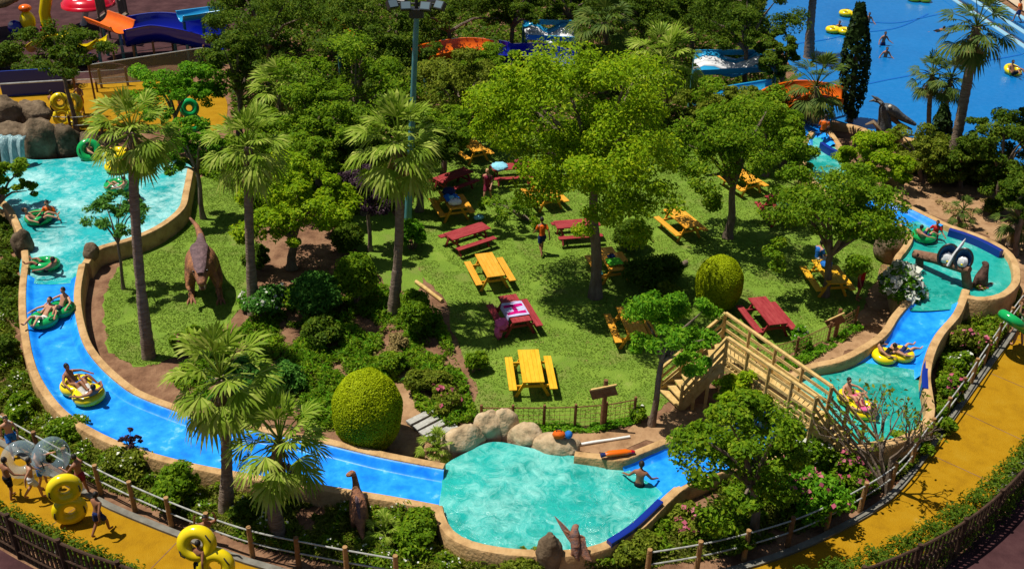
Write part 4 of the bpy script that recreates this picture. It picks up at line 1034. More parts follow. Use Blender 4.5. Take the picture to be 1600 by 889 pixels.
def rail_fence(label, px, n, ends=None):
    pts = resample(pline(px, .02), n); b = pts[0].copy(); t = thing('rail_fence', label, 'fence', b, group='rail fences along the yellow path')
    for i, p in enumerate(pts):
        MB().tube([p, p + Vector((0, 0, 1.12))], [.08, .07], 8).build('post', 'darkwood' if i % 7 == 3 else 'postwood', t, org=b)
    for z in (1.0, .55):
        ln = resample(pline(px, .02), n * 4); MB().tube([q + Vector((0, 0, z)) for q in ln], .024, 6).build('rail', 'rail', t, org=b)
    return t
rail_fence('timber post fence with white rails along the lower left river bank', [(-70, 650), (0, 683), (80, 728), (172, 779), (275, 826), (388, 868), (500, 893), (620, 915)], 13)
rail_fence('timber post fence with white rails below the oleanders on the right', [(1010, 905), (1120, 885), (1240, 850), (1330, 806), (1395, 762), (1440, 706), (1490, 640), (1535, 572), (1585, 500), (1640, 430)], 19)
def palisade(label, px, h, step=.17):
    pts = pline(px, .0); L = sum((b - a).length for a, b in zip(pts, pts[1:])); n = int(L / step); pts = resample(pts, n)
    b = pts[0].copy(); t = thing('paling_fence', label, 'fence', b, group='dark paling fences outside the path')
    pl = MB(); k_ = Vector((0, 0, 1))
    for i, p in enumerate(pts):
        d = (pts[min(i + 1, n - 1)] - pts[max(i - 1, 0)]).normalized(); rot = Matrix((d, Vector((-d.y, d.x, 0)), k_)).transposed()
        pl.box(p + k_ * (h / 2 + .05), (.085, .03, h * random.uniform(.94, 1.0)), rot)
    pl.build('palings', 'blackwood', t, False, org=b)
    for z in (.3, h * .62, h):
        MB().tube([q + k_ * z for q in pts[::4]] + [pts[-1] + k_ * z], .045, 6).build('rail', 'blackwood', t, org=b)
    for i in range(0, n, 11):
        MB().tube([pts[i], pts[i] + k_ * (h + .12)], .065, 8).build('post', 'blackwood', t, org=b)
palisade('dark paling fence at the bottom left corner of the path', [(-40, 832), (0, 853), (63, 889), (140, 925), (210, 950), (300, 985), (420, 1015)], 1.5)
palisade('dark paling fence curving round the bottom right of the path', [(1660, 690), (1612, 752), (1550, 822), (1490, 872), (1420, 913), (1330, 950), (1200, 985), (1080, 1005)], 1.4)

def net_fence(label, px, h, step, m='net', top='rail', post='darkwood', lean=0):
    pts = resample(pline(px, .0), step); b = pts[0].copy(); t = thing('net_fence', label, 'fence', b, group='netting fences'); k_ = Vector((0, 0, 1))
    n = MB()
    for p, q in zip(pts, pts[1:]):
        m_ = int((q - p).length / .16)
        for i in range(m_ + 1): a = p.lerp(q, i / max(m_, 1)); n.tube([a, a + k_ * h], .008, 3, cap=False)
        for j in range(int(h / .16) + 1): n.tube([p + k_ * (j * .16 + .02), q + k_ * (j * .16 + .02)], .008, 3, cap=False)
    n.build('netting', 'darkwood' if m == 'wire' else 'net', t, False, org=b)
    for p in pts: MB().tube([p, p + k_ * (h + .12)], .05, 7).build('post', post, t, org=b)
    MB().tube([p + k_ * h for p in pts], .02, 5).build('top_wire', top, t, org=b)
net_fence('low wire net fence between the lawn and the centre pool', [(752, 668), (800, 668), (843, 668), (890, 667), (938, 664), (990, 655)], .8, 6, 'wire', 'darkwood')
net_fence('low wire net fence at the lower right corner of the lawn', [(1110, 590), (1180, 575), (1250, 555), (1300, 530), (1335, 508)], .75, 5, 'wire', 'darkwood')
def sail_net(label, quad, m='net'):
    a, b, c, d = quad; t = thing('safety_net', label, 'net', (a.x, a.y, 0), group='netting fences'); rows = []
    for i in range(13):
        rows.append([a.lerp(b, i / 12).lerp(d.lerp(c, i / 12), j / 12) - Vector((0, 0, .3 * math.sin(PI * j / 12) * math.sin(PI * i / 12))) for j in range(13)])
    MB().sheet(rows).build('netting', m, t, org=(a.x, a.y, 0), solid=.02)
    for p, q in ((a, b), (d, c)): MB().tube([p, q], .035, 6).build('cable', 'rail', t, org=(a.x, a.y, 0))
    for p in (a, b, c, d): MB().tube([(p.x, p.y, 0), p + Vector((0, 0, .15))], .06, 8).build('post', 'darkwood', t, org=(a.x, a.y, 0))
sail_net('sloping grey safety net behind the yellow walkway', (P(150, 132, .5), P(300, 122, .5), P(318, 75, 2.2), P(138, 102, 2.2)))
rail_fence('white railed fence along the near side of the yellow walkway', [(0, 196), (60, 206), (110, 212), (160, 208)], 5)['group'] = 'rail fences at the walkway'
rail_fence('rail fence behind the blue slide at the back of the walkway', [(180, 98), (235, 92), (290, 84), (330, 78)], 6)['group'] = 'rail fences at the walkway'
rail_fence('rail fence along the far side of the yellow walkway', [(-10, 150), (60, 145), (110, 140), (150, 138), (200, 134)], 6)['group'] = 'rail fences at the walkway'

def sign(label, foot, a, b, z0, h, m='darkwood'):
    f = P(*foot); t = thing('wooden_sign', label, 'sign', f, group='wooden signs'); p = PY(*a, f.y - .06); q = PY(*b, f.y - .12); k_ = Vector((0, 0, 1))
    mb = MB(); mb.beam(p, q, .05, h); mb.build('board', 'wood' if m == 'x' else 'darkwood', t, False, org=f)
    fr = MB(); fr.beam(p + k_ * h * .55, q + k_ * h * .55, .07, .05); fr.build('board_cap', 'wood', t, False, org=f)
    MB().tube([f, f + k_ * (max(p.z, q.z) + h * .8)], [.085, .07], 8).build('post', 'darkwood', t, org=f)
sign('brown wooden sign board on a post between lawn and centre pool', (941, 668), (923, 617), (963, 609), 1.2, .36)
sign('small tilted wooden sign at the right end of the lawn', (1304, 528), (1292, 508), (1318, 496), 1, .36)
# things left by the pool
b = P(873, 683, .95); t = thing('orange_bag', 'small orange bag sitting on a flat boulder by the pool', 'bag', P(873, 684, .78), scale=.72)
MB().ell((0, 0, .18), (.28, .2, .2), 16, 9, .12, 2, 2).build('bag_body', 'c_orange', t); MB().tube([(-.12, 0, .34), (-.08, 0, .46), (.08, 0, .46), (.12, 0, .34)], .02, 6).build('handle', 'handle', t)
o = MB().ell((0, 0, .13), .13, 14, 9).build('ball', 'c_blue'); o.location = P(888, 684, .76); tag(o, 'small blue ball beside the orange bag on the boulder', 'ball')
t = thing('rescue_float', 'orange rescue float lying on the pool wall beside the blue chute', 'float', P(965, 712, .7), scale=.85)
MB().tube([(-.45, -.08, .12), (-.3, -.04, .13), (.3, .06, .14), (.48, .1, .12)], [.08, .13, .13, .07], 10, flat=.8).build('float_body', 's_orange', t)
MB().tube([(-.62, -.12, .1), (-.45, -.08, .12)], [.09, .07], 8).build('strap_end', 'c_navy', t); MB().tube([(.48, .1, .12), (.62, .12, .1)], [.08, .05], 8).build('tip', 's_red', t)
# floodlight mast
b = P(637, 352); tp = PY(651, 24, b.y); t = thing('floodlight_mast', 'tall teal floodlight mast rising above the trees at top centre', 'lamp post', b)
MB().tube([b, b.lerp(tp, .3), b.lerp(tp, .7), tp], [.17, .15, .12, .11], 12).build('pole', 'teal', t, org=b)
MB().box((0, 0, 0), (.55, .5, .34)).build('junction_box', 'black', t, False).location = tp - b + Vector((0, 0, .1))
arm = MB(); arm.tube([tp + Vector((-1.1, 0, .45)), tp + Vector((1.1, 0, .45))], .05, 8); arm.tube([tp, tp + Vector((0, 0, .9))], .07, 8); arm.build('crossarm', 'black', t, org=b)
for dx, dy, rz in ((-.95, -.1, 35), (-.4, -.3, 12), (.4, -.3, -12), (.95, -.1, -35), (-.6, .4, 150), (.6, .4, 210)):
    h = MB().box((0, 0, 0), (.42, .22, .34)).build('floodlight', 'black', t, False); h.location = tp - b + Vector((dx, dy, .42)); h.rotation_euler = (R(-38), 0, R(rz))
    l = MB().box((0, -.115, 0), (.36, .02, .28)).build('lens', 'lens', h, False)

# ================================================================== STATUES
def skin_fig(name, verts, edges, radii, mat_, parent=None, lv=2):
    me = bpy.data.meshes.new(name); me.from_pydata([Vector(v) for v in verts], edges, []); o = bpy.data.objects.new(name, me); COL.objects.link(o)
    sk = o.modifiers.new('s', 'SKIN'); sk.use_smooth_shade = True
    for i, sv in enumerate(me.skin_vertices[0].data): sv.radius = radii[i] if hasattr(radii[i], '__len__') else (radii[i],) * 2; sv.use_root = (i == 0)
    ss = o.modifiers.new('u', 'SUBSURF'); ss.levels = lv; ss.render_levels = lv
    me2 = bpy.data.meshes.new_from_object(o.evaluated_get(bpy.context.evaluated_depsgraph_get())); bpy.data.objects.remove(o)
    me2.materials.clear(); me2.materials.append(M[mat_]); o = bpy.data.objects.new(name, me2); COL.objects.link(o)
    if parent: o.parent = parent
    return o
# the theropod on the left lawn, facing the camera
t = thing('dinosaur_statue', 'brown meat eating dinosaur statue leaning forward on the left lawn', 'statue', P(322, 462), R(196))
V = [(0, -.6, 1.35), (0, -.1, 1.5), (0, .45, 1.62), (0, .8, 1.72), (0, 1.05, 1.85), (0, 1.35, 1.82), (0, 1.72, 1.66),   # hips, back, chest, neck, skull, snout
     (0, -1.2, 1.3), (0, -1.9, 1.2), (0, -2.6, 1.25), (.1, -3.3, 1.4), (.32, -3.9, 1.55),                                  # tail
     (.32, -.5, 1.0), (.42, -.1, .66), (.4, -.4, .3), (.42, -.2, .06), (.44, .22, .04),
     (-.32, -.5, 1.0), (-.42, .1, .66), (-.4, -.1, .3), (-.42, .1, .06), (-.44, .52, .04),
     (.34, .6, 1.3), (.46, .75, .95), (.4, 1.0, .85), (-.34, .6, 1.3), (-.46, .75, .95), (-.4, 1.0, .85), (0, 1.1, 1.62), (0, 1.5, 1.32)]
E = [(0, 1), (1, 2), (2, 3), (3, 4), (4, 5), (5, 6), (0, 7), (7, 8), (8, 9), (9, 10), (10, 11), (0, 12), (12, 13), (13, 14), (14, 15), (15, 16), (0, 17), (17, 18), (18, 19), (19, 20), (20, 21),
     (2, 22), (22, 23), (23, 24), (2, 25), (25, 26), (26, 27), (4, 28), (28, 29)]
Rr = [(.42, .5), (.46, .56), (.4, .46), (.27, .3), (.26, .27), (.2, .17), (.12, .09), (.3, .34), (.2, .23), (.14, .15), (.09, .09), (.04, .04),
      .26, .19, .11, .1, .09, .26, .19, .11, .1, .09, .11, .08, .05, .11, .08, .05, (.17, .1), (.1, .05)]
V = [(x * 1.25, y, z - (.22 if 4 <= n_ <= 6 or n_ >= 28 else 0)) for n_, (x, y, z) in enumerate(V)]
Rr = [tuple(q * 1.22 for q in (r_ if hasattr(r_, '__len__') else (r_, r_))) for r_ in Rr]
skin_fig('body', V, E, Rr, 'dino', t)
bk = MB(); sp = [(0, 1.45, 1.83), (0, 1.15, 1.93), (0, .85, 1.98), (0, .4, 2.1), (0, -.1, 2.1), (0, -.6, 1.93), (0, -1.2, 1.69), (0, -1.9, 1.46), (0, -2.6, 1.42)]
bk.tube(sp, [.12, .22, .24, .3, .34, .32, .25, .17, .08], 10, flat=.34); bk.build('back_plates', 'dinoback', t)
j = MB()
for s_ in (-1, 1):
    for k in range(7): j.tube([(s_ * (.16 - k * .012), 1.25 + k * .07, 1.46 - k * .008), (s_ * (.16 - k * .012), 1.26 + k * .07, 1.36 - k * .008)], [.022, .004], 5)
    for k in range(6): j.tube([(s_ * (.13 - k * .01), 1.2 + k * .05, 1.3 - k * .035), (s_ * (.13 - k * .01), 1.21 + k * .05, 1.4 - k * .03)], [.02, .004], 5)
j.build('teeth', 'bone', t)
for s_, yb in ((1, .2), (-1, .5)):
    for k in (-1, 0, 1): MB().tube([(s_ * .55 + k * .05, yb - .05, .07), (s_ * .55 + k * .13, yb + .22, .06), (s_ * .55 + k * .16, yb + .4, .02)], [.06, .05, .012], 6).build('claw', 'dino', t)
    for k in (-1, 1): MB().tube([(s_ * .5, 1.0, .84), (s_ * .5 + k * .05, 1.1, .8), (s_ * .5 + k * .06, 1.16, .7)], [.03, .022, .005], 5).build('claw', 'dino', t)

ey = MB(); [ey.ell((s_ * .25, 1.2, 1.78), .045, 8, 6) for s_ in (-1, 1)]; ey.build('eye', 'eye', t)
# long necked dinosaur at the bottom, seen from behind
t = thing('dinosaur_statue', 'brown long necked dinosaur statue seen from behind on the near bank', 'statue', P(562, 820), R(14), scale=.6)
V = [(0, -.2, .95), (0, .25, 1.12), (0, .6, 1.3), (.02, .85, 1.6), (0, 1.02, 1.95), (-.04, 1.1, 2.25), (-.1, 1.02, 2.42), (-.3, .98, 2.36),
     (0, -.7, .8), (0, -1.1, .6), (.05, -1.5, .45), (.26, -.25, .6), (.3, -.2, .28), (.3, -.12, .04), (-.26, -.25, .6), (-.3, -.2, .28), (-.3, -.12, .04), (.26, .5, .85), (.3, .62, .5), (.28, .6, .05), (-.26, .5, .85), (-.3, .62, .5), (-.28, .6, .05), (.22, .75, 1.42), (-.42, .97, 2.3)]
E = [(0, 1), (1, 2), (2, 3), (3, 4), (4, 5), (5, 6), (6, 7), (0, 8), (8, 9), (9, 10), (0, 11), (11, 12), (12, 13), (0, 14), (14, 15), (15, 16), (2, 17), (17, 18), (18, 19), (2, 20), (20, 21), (21, 22), (2, 23), (7, 24)]
Rr = [.42, .42, .3, .2, .15, .14, .19, .13, .26, .16, .05, .22, .14, .11, .22, .14, .11, .16, .11, .09, .16, .11, .09, .1, .07]
skin_fig('body', V, E, Rr, 'dino', t); mb = MB(); mb.tube([(0, 1.2, 2.3), (0, 1.17, 2.0), (.02, .95, 1.6), (0, .62, 1.5), (0, .2, 1.48), (0, -.2, 1.3), (0, -.7, 1.03)], [.08, .09, .1, .12, .14, .14, .07], 8, flat=.5); mb.build('back_plates', 'dinoback', t)
mb = MB(); [mb.ell((-.16, .98 + s_ * .13, 2.48), .035, 8, 6) for s_ in (-1, 1)]; mb.build('eye', 'eye', t)
# winged creature on the pool wall
f = P(896, 884); t = thing('winged_statue', 'reddish winged reptile statue perched on the wall of the centre pool', 'statue', f, scale=.74)
V = [(0, 0, 1.25), (-.02, .12, 1.5), (-.03, .2, 1.66), (.0, .3, 1.72), (.12, .42, 1.66), (.03, -.2, 1.0), (.06, -.4, .75), (.12, -.2, .8), (.16, -.3, .55), (-.1, -.2, .8), (-.14, -.3, .55)]
E = [(0, 1), (1, 2), (2, 3), (3, 4), (0, 5), (5, 6), (5, 7), (7, 8), (5, 9), (9, 10)]
skin_fig('body', V, E, [.2, .22, .14, .14, .05, .14, .04, .07, .04, .07, .04], 'bug', t)
def wing(pts, m='bug'):
    mb = MB(); c0 = Vector(pts[0]); k = len(pts) - 1; rows = []
    for i in range(1, k):
        mb.add([pts[0], pts[i], pts[i + 1]], [(0, 1, 2)])
    mb.build('wing', m, t, False, solid=.035)
    for q in pts[1:]: MB().tube([pts[0], Vector(pts[0]).lerp(Vector(q), .5) + Vector((0, 0, .03)), q], [.045, .035, .012], 6).build('wing_finger', 'bug', t)
wing([(-.1, .1, 1.45), (-.78, .5, 2.0), (-.5, .2, 1.62), (-.3, .05, 1.35), (-.16, -.05, 1.2)])
wing([(.1, .1, 1.45), (.36, .05, 1.42), (.42, -.15, 1.15), (.62, -.4, .68), (.34, -.32, .72), (.08, -.2, 1.0)])
MB().tube([(0, 0, 0), (0, -.02, .6), (0, 0, 1.15)], [.14, .11, .08], 9).build('post', 'darkwood', t)
# sea serpent head over the wave pool
b = P(1377, 212); t = thing('serpent_statue', 'dark horned serpent head rising at the edge of the wave pool', 'statue', b)
nk = PY(1379, 167, b.y) - b; tip = PY(1432, 196, b.y) - b; hn = PY(1362, 150, b.y) - b
V = [(.1, 0, 0), (.05, .05, nk.z * .35), (-.02, .02, nk.z * .7), nk, nk.lerp(tip, .22) + Vector((0, 0, .08)), nk.lerp(tip, .5), nk.lerp(tip, .8), tip]
skin_fig('head_and_neck', V, [(i, i + 1) for i in range(7)], [.5, .42, .34, .42, .36, .24, .16, .09], 'dragon', t)
for q, o_ in ((hn, 0), (hn + Vector((.05, .35, -.45)), .25), (hn + Vector((.25, -.3, -.15)), -.25)):
    MB().tube([nk + Vector((-.1, o_, .2)), nk.lerp(q, .6) + Vector((0, o_, .1)), q], [.13, .09, .02], 8).build('horn', 'dragon', t)
MB().tube([nk.lerp(tip, .2) - Vector((0, 0, .3)), nk.lerp(tip, .55) - Vector((0, 0, .42)), nk.lerp(tip, .9) - Vector((0, 0, .35))], [.15, .12, .05], 8).build('lower_jaw', 'log', t)
MB().ell(nk + Vector((.28, -.3, .12)), .1, 10, 7).build('eye', 'bone', t)
fb = PY(1352, 195, b.y) - b; MB().tube([(-.1, -.1, .35), fb.lerp(Vector((0, 0, .4)), .4) + Vector((0, 0, .25)), fb], [.25, .2, .05], 10, flat=.5).build('fin', 'rock', t)
# log arch with its creatures over the right chute
a0, a1 = P(1440, 452), P(1513, 486); ta, tb = PY(1437, 399, a0.y), PY(1508, 420, a1.y)
t = thing('log_arch', 'carved brown log archway over the head of the right chute', 'arch', a0, group=None)
bm = MB(); pp = [ta - (tb - ta) * .12, ta, ta.lerp(tb, .35) + Vector((0, 0, .06)), ta.lerp(tb, .7), tb, tb + (tb - ta) * .1]
bm.tube(pp, [.18, .2, .21, .19, .2, .14], 12); bm.build('crossbeam', 'log', t, org=a0)
MB().tube([a0, a0.lerp(ta, .5) + Vector((-.06, 0, 0)), ta], [.2, .17, .15], 10).build('leg', 'log', t, org=a0)
MB().tube([a1, a1.lerp(tb, .5) + Vector((.05, 0, 0)), tb], [.22, .19, .17], 10).build('leg', 'log', t, org=a0)
ct = P(1521, 482); top = PY(1519, 420, ct.y) - ct
t = thing('climbing_reptile_statue', 'dark brown reptile statue clinging upright beside the log arch', 'statue', ct)
V = [(0, 0, top.z * .5), (.02, .02, top.z * .75), (0, .05, top.z * .95), (.08, .12, top.z * 1.1), (-.1, .2, top.z * 1.12), (0, -.05, top.z * .25), (.02, -.1, .05), (.3, .1, top.z * .55), (.52, .15, top.z * .6), (.66, .12, top.z * .52), (-.25, -.1, top.z * .8), (-.32, -.15, top.z * .6), (.2, -.1, top.z * .2), (.26, -.2, .05)]
skin_fig('body', V, [(0, 1), (1, 2), (2, 3), (3, 4), (0, 5), (5, 6), (0, 7), (7, 8), (8, 9), (1, 10), (10, 11), (5, 12), (12, 13)], [.27, .25, .17, .15, .07, .22, .11, .1, .075, .03, .1, .06, .12, .08], 'darkhide', t)
MB().ell((.0, -.3, .55), (.08, .05, .14), 10, 7).build('belly_patch', 'bone', t)
for i, (px, lab, r_) in enumerate((((1481, 398), 'left of two blue shell figures with white fronts on the log arch', (.36, .2, .5)), ((1506, 404), 'right of two blue shell figures with white fronts on the log arch', (.32, .2, .46)))):
    yb = ta.lerp(tb, .6 if i == 0 else .95).y; c = PY(*px, yb); c.z = max(c.z, ta.z + .2)
    t = thing('shell_figure', lab, 'statue', c - Vector((0, 0, r_[2])), R(-12 if i == 0 else -30), 'blue figures on the log arch')
    k = r_[2]; sh = MB()
    rows = []
    for a_ in range(25):
        an = 2 * PI * a_ / 24; ce, se = math.cos(an), math.sin(an)
        rows.append([(ce * r_[0] * q, (.22 * (1 - q * q)) - .06, k + se * k * q) for q in (1.0, .9, .75, .5, .25, .02)])
    sh.sheet(rows).build('shell', 'f_blue', t, solid=.05)
    rm = MB(); rm.tube([(math.cos(2 * PI * q / 24) * r_[0], -.07, k + math.sin(2 * PI * q / 24) * k) for q in range(25)], .045, 6, cap=False); rm.build('shell_rim', 'black', t)
    MB().ell((0, -.05, k * .72), (r_[0] * .62, .14, k * .5), 14, 10, .25, 3, 4 + i).build('white_front', 's_white', t)
    MB().ell((0, -.17, k * .6), (.05, .06, .05), 8, 6).build('beak', 's_yellow', t)
c = PY(1496, 398, ta.lerp(tb, .8).y); t = thing('feather_figure', 'white slanting plume standing between the two blue shell figures', 'statue', c - Vector((.15, 0, .3)))
MB().tube([(-.1, 0, -.2), (.05, .05, .25), (.28, .1, .75), (.34, .1, .95)], [.1, .12, .09, .02], 9, flat=.6).build('plume', 's_white', t)

# ================================================================== SLIDES AND PLAYGROUND AT THE BACK
trough('flume_slide', 'deep navy blue half pipe slide at the back of the top left playground', [P(192, 38, 2.2), P(240, 30, 2.4), P(290, 36, 2.2), P(345, 50, 1.7)], 2.7, 1.4, 's_blue')
t = trough('flume_slide', 'orange start section joining the navy slide at top left', [P(150, 22, 2.6), P(172, 30, 2.5), P(192, 38, 2.4)], 1.7, .6, 's_orange', posts=(.2, .8))
trough('flume_slide', 'sky blue slide behind the right end of the navy slide', [P(280, 22, 3), P(310, 18, 3), P(350, 12, 3.2)], 1.2, .5, 's_sky')
trough('flume_slide', 'deep blue half pipe slide behind the trees at top centre', [P(768, 72, 2.4), P(800, 78, 2.3), P(845, 78, 2.1), P(890, 92, 1.8)], 2.3, 1.1, 's_blue')
trough('flume_slide', 'orange half pipe slide behind the trees at top centre', [P(655, 82, 2.4), P(700, 72, 2.5), P(735, 68, 2.5), P(768, 72, 2.4)], 2.0, .7, 's_orange')
trough('flume_slide', 'small orange slide glimpsed among the dark trees at top left of centre', [P(508, 28, 3.2), P(530, 46, 2.9), P(548, 62, 2.6)], 1.0, .5, 's_orange', posts=(.5,))
trough('flume_slide', 'orange slide behind the palm at the left of the tall cypress', [P(1215, 150, 2.4), P(1232, 142, 2.4), P(1268, 136, 2.4), P(1318, 146, 2.2)], 1.9, .7, 's_orange')
trough('flume_slide', 'sky blue slide edge left of the bright orange slide', [P(1085, 152, 1.6), P(1120, 146, 1.7), P(1165, 138, 1.8), P(1215, 130, 1.9)], 1.2, .45, 's_sky')
trough('flume_slide', 'short deep blue slide below the sky blue slide on the right', [P(1165, 170, 1.3), P(1185, 166, 1.4), P(1208, 162, 1.4)], 1.0, .5, 's_blue', posts=(.5,))
def lanes(label, a, b, c, d, n, cols, up=.22):
    """wide racing slide: flat lanes between raised dividers"""
    t = thing('racing_slide', label, 'water slide', (a.x, a.y, 0), group='fibreglass slides beyond the trees'); og = (a.x, a.y, 0)
    for i in range(n):
        p0, p1 = a.lerp(d, i / n), a.lerp(d, (i + .94) / n); q0, q1 = b.lerp(c, i / n), b.lerp(c, (i + .94) / n)
        rows = [[p0.lerp(q0, k / 8) + Vector((0, 0, .25 * math.sin(k * 1.2))), p1.lerp(q1, k / 8) + Vector((0, 0, .25 * math.sin(k * 1.2)))] for k in range(9)]
        MB().sheet(rows).build('lane', cols[i % len(cols)], t, org=og, solid=.06)
    for p in (a, b, c, d): MB().tube([(p.x, p.y, 0), p], .09, 8).build('post', 'teal', t, org=og)
    for p, q in ((a, b), (d, c)): MB().beam(p + Vector((0, 0, .15)), q + Vector((0, 0, .15)), .1, .3).build('side_wall', 's_sky', t, False, org=og)
lanes('wide blue and white racing slide behind the trees on the right of centre', P(1082, 118, 1.9), P(1212, 112, 1.9), P(1216, 86, 2.4), P(1086, 86, 2.4), 4, ['s_sky', 's_white', 's_white', 's_sky'])
lanes('sky blue and white slide bed behind the navy slide at top centre', P(822, 62, 2.3), P(898, 66, 2.3), P(896, 40, 2.9), P(818, 38, 2.9), 3, ['s_white', 's_white', 's_sky'])
# toadstool shelter
b = P(130, 40); cp = PY(137, 2, b.y) - b; t = thing('toadstool_shelter', 'red toadstool shelter with white dots at the top left', 'shelter', b)
cap = MB(); rows = []
for i in range(25):
    an = 2 * PI * i / 24; rows.append([(cp.x + math.cos(an) * 1.75 * q, math.sin(an) * 1.75 * q, cp.z + .75 * math.sqrt(max(1 - q * q, 0)) - .25) for q in (.02, .3, .55, .75, .9, 1.0, .97)])
cap.sheet(rows); cap.build('cap', 's_red', t, solid=.08)
MB().tube([(0, 0, 0), (cp.x, 0, cp.z)], [.22, .18], 10).build('stalk', 's_white', t)
for an, q in ((-110, .62), (-60, .6), (-20, .7), (-150, .68), (90, .5), (30, .5), (160, .55)):
    x, y = math.cos(R(an)) * 1.75 * q, math.sin(R(an)) * 1.75 * q; z = cp.z + .75 * math.sqrt(1 - q * q) - .22
    n_ = Vector((x / 1.75, y / 1.75, math.sqrt(1 - q * q) * 1.6)).normalized(); rot = n_.to_track_quat('Z', 'Y').to_matrix()
    MB().ell((cp.x + x, y, z), (.22, .22, .05), 12, 6, rot=rot).build('dot', 's_white', t)
# thatched parasol
b = P(-6, 52); t = thing('thatched_parasol', 'large thatched parasol cut off by the top left corner', 'parasol', b)
rows = []
for i in range(33):
    an = 2 * PI * i / 32; rows.append([(math.cos(an) * 1.9 * q * (1 + .03 * math.sin(i * 5)), math.sin(an) * 1.9 * q, 3.3 - 1.15 * q ** 1.2 - (.06 * math.sin(i * 7) if q > .9 else 0)) for q in (.02, .25, .5, .75, 1.0)])
MB().sheet(rows).build('canopy', 'thatch', t, solid=.14); MB().tube([(0, 0, 0), (0, 0, 3.2)], .09, 8).build('pole', 'darkwood', t)
# yellow play pieces
b = P(76, 52); tp = PY(74, -12, b.y) - b; t = thing('play_column', 'upright yellow play tube left of the red toadstool', 'play equipment', b, group='yellow play pieces')
MB().tube([(0, 0, 0), (.02, 0, tp.z * .5), (tp.x, 0, tp.z)], [.38, .36, .38], 14).build('tube', 's_yellow', t); MB().tube([(0, 0, 0), (0, 0, .4)], .5, 12).build('base_ring', 's_red', t)
t = trough('play_slide', 'small yellow play slide in front of the upright yellow tube', [P(98, 50, 2.4), P(78, 56, 1.9), P(58, 66, 1.0), P(50, 72, .6)], .9, .4, 's_yellow', group='yellow play pieces', posts=(.2,))
t = trough('play_slide', 'curved yellow play slide under the red toadstool', [P(160, 58, 1.9), P(148, 66, 1.5), P(128, 72, 1.2), P(108, 72, .9)], .8, .4, 's_yellow', group='yellow play pieces', posts=(.2, .7))
b = P(48, 54); t = thing('play_barrel', 'round yellow play barrel left of the yellow tube', 'play equipment', b, group='yellow play pieces'); MB().ell((0, 0, .9), (.5, .5, .7), 16, 10).build('barrel', 's_yellow', t); MB().ell((0, 0, 1.75), (.42, .42, .25), 14, 8).build('cap', 's_orange', t); MB().tube([(0, 0, 0), (0, 0, .5)], .3, 10).build('foot', 's_red', t)
b = P(27, 56); t = thing('play_barrel', 'small blue play ball with a white spot at top left', 'play equipment', b); MB().ell((0, 0, .55), .48, 14, 9).build('ball', 's_blue', t); MB().ell((-.1, -.3, .85), (.17, .13, .13), 10, 7).build('spot', 's_white', t)
trough('play_slide', 'blue play boat lying below the curved yellow slide', [P(118, 92, .5), P(132, 93, .42), P(150, 86, .5)], .9, .35, 's_blue', 'play equipment', posts=(.5,), group='yellow play pieces')['group'] = 'blue play pieces'
b = P(40, 122); t = thing('blue_screen', 'dark blue panel wall at the back of the yellow walkway', 'wall', b); 
mb = MB(); mb.beam(P(0, 132, .75), P(98, 126, .75), .1, 1.5); mb.build('panel', 'navy', t, False, org=b); mb = MB(); mb.tube([P(0, 132, 1.6), P(98, 126, 1.6)], .05, 6); mb.build('rail', 'rail', t, org=b)
b = P(184, 66); t = thing('lookout_tower', 'grey timber start platform at the left end of the navy slide', 'tower', b)
for dx, dy in ((-.7, -.6), (.7, -.6), (-.7, .6), (.7, .6)): MB().tube([(dx, dy, 0), (dx, dy, 3.2)], .08, 8).build('post', 'bark', t)
MB().box((0, 0, 1.7), (1.6, 1.4, .12)).build('platform', 'bark', t, False)
for dx in (-.72, .72): MB().box((dx, 0, 2.4), (.05, 1.2, .9)).build('side_panel', 'bark', t, False)
# ================================================================== PALMS
palm('tall fan palm with a straight trunk left of the dinosaur', (233, 558), (206, 205), 1.42, 34)
palm('tall fan palm right of the dinosaur with a rough grey trunk', (397, 490), (388, 228), 1.6, 36)
palm('tall fan palm standing in the middle beside the floodlight mast', (614, 492), (622, 222), 1.8, 38)
palm('fan palm whose crown shows among the dark trees at top left of centre', (450, 255), (438, 142), 1.9, 34)
palm('near fan palm overhanging the long blue chute with drooping green fans', (353, 800), (345, 590), 1.6, 34, rtrunk=.16)
palm('shorter near fan palm right of another palm on the near bank', (434, 838), (437, 690), 1.45, 32, rtrunk=.18, dead=10)
palm('dark fan palm at the top edge above the big tree', (940, 150), (944, 36), 2.2, 32, leaf='l_palmdark')
palm('fan palm behind the right shoulder of the big tree', (1034, 190), (1038, 92), 2.3, 34, leaf='l_palm')
palm('fan palm in front of the orange slide left of the tall cypress', (1268, 215), (1276, 135), 2.0, 28, leaf='l_palmdark')
palm('very tall dark fan palm standing against the wave pool on the right', (1481, 282), (1526, 42), 1.8, 30, leaf='l_palmdark', rtrunk=.24)
palm('left of two slim fan palms against the wave pool', (1452, 222), (1457, 118), 1.3, 26, leaf='l_palmdark', rtrunk=.13)
palm('right of two slim fan palms against the wave pool', (1472, 228), (1486, 124), 1.25, 24, leaf='l_palmdark', rtrunk=.13)
palm('very tall palm trunk cut by the top edge left of the cypress', (1264, 92), (1278, -60), 2.0, 24, leaf='l_palmdark', rtrunk=.26)
palm('small fan palm at the right edge above the upper right pool', (1578, 385), (1590, 345), 1.1, 20, leaf='l_palmdark', rtrunk=.12, dead=2)
palm('short spiky palm on the sandy slope above the navy pad', (1502, 352), (1505, 330), .8, 16, leaf='l_palmdark', rtrunk=.08, dead=2, name='young_palm')
palm('low bright young palm between the plank steps and the round topiary', (684, 712), (684, 702), .72, 20, leaf='l_palm', rtrunk=.1, dead=0, name='young_palm', lowest=5)
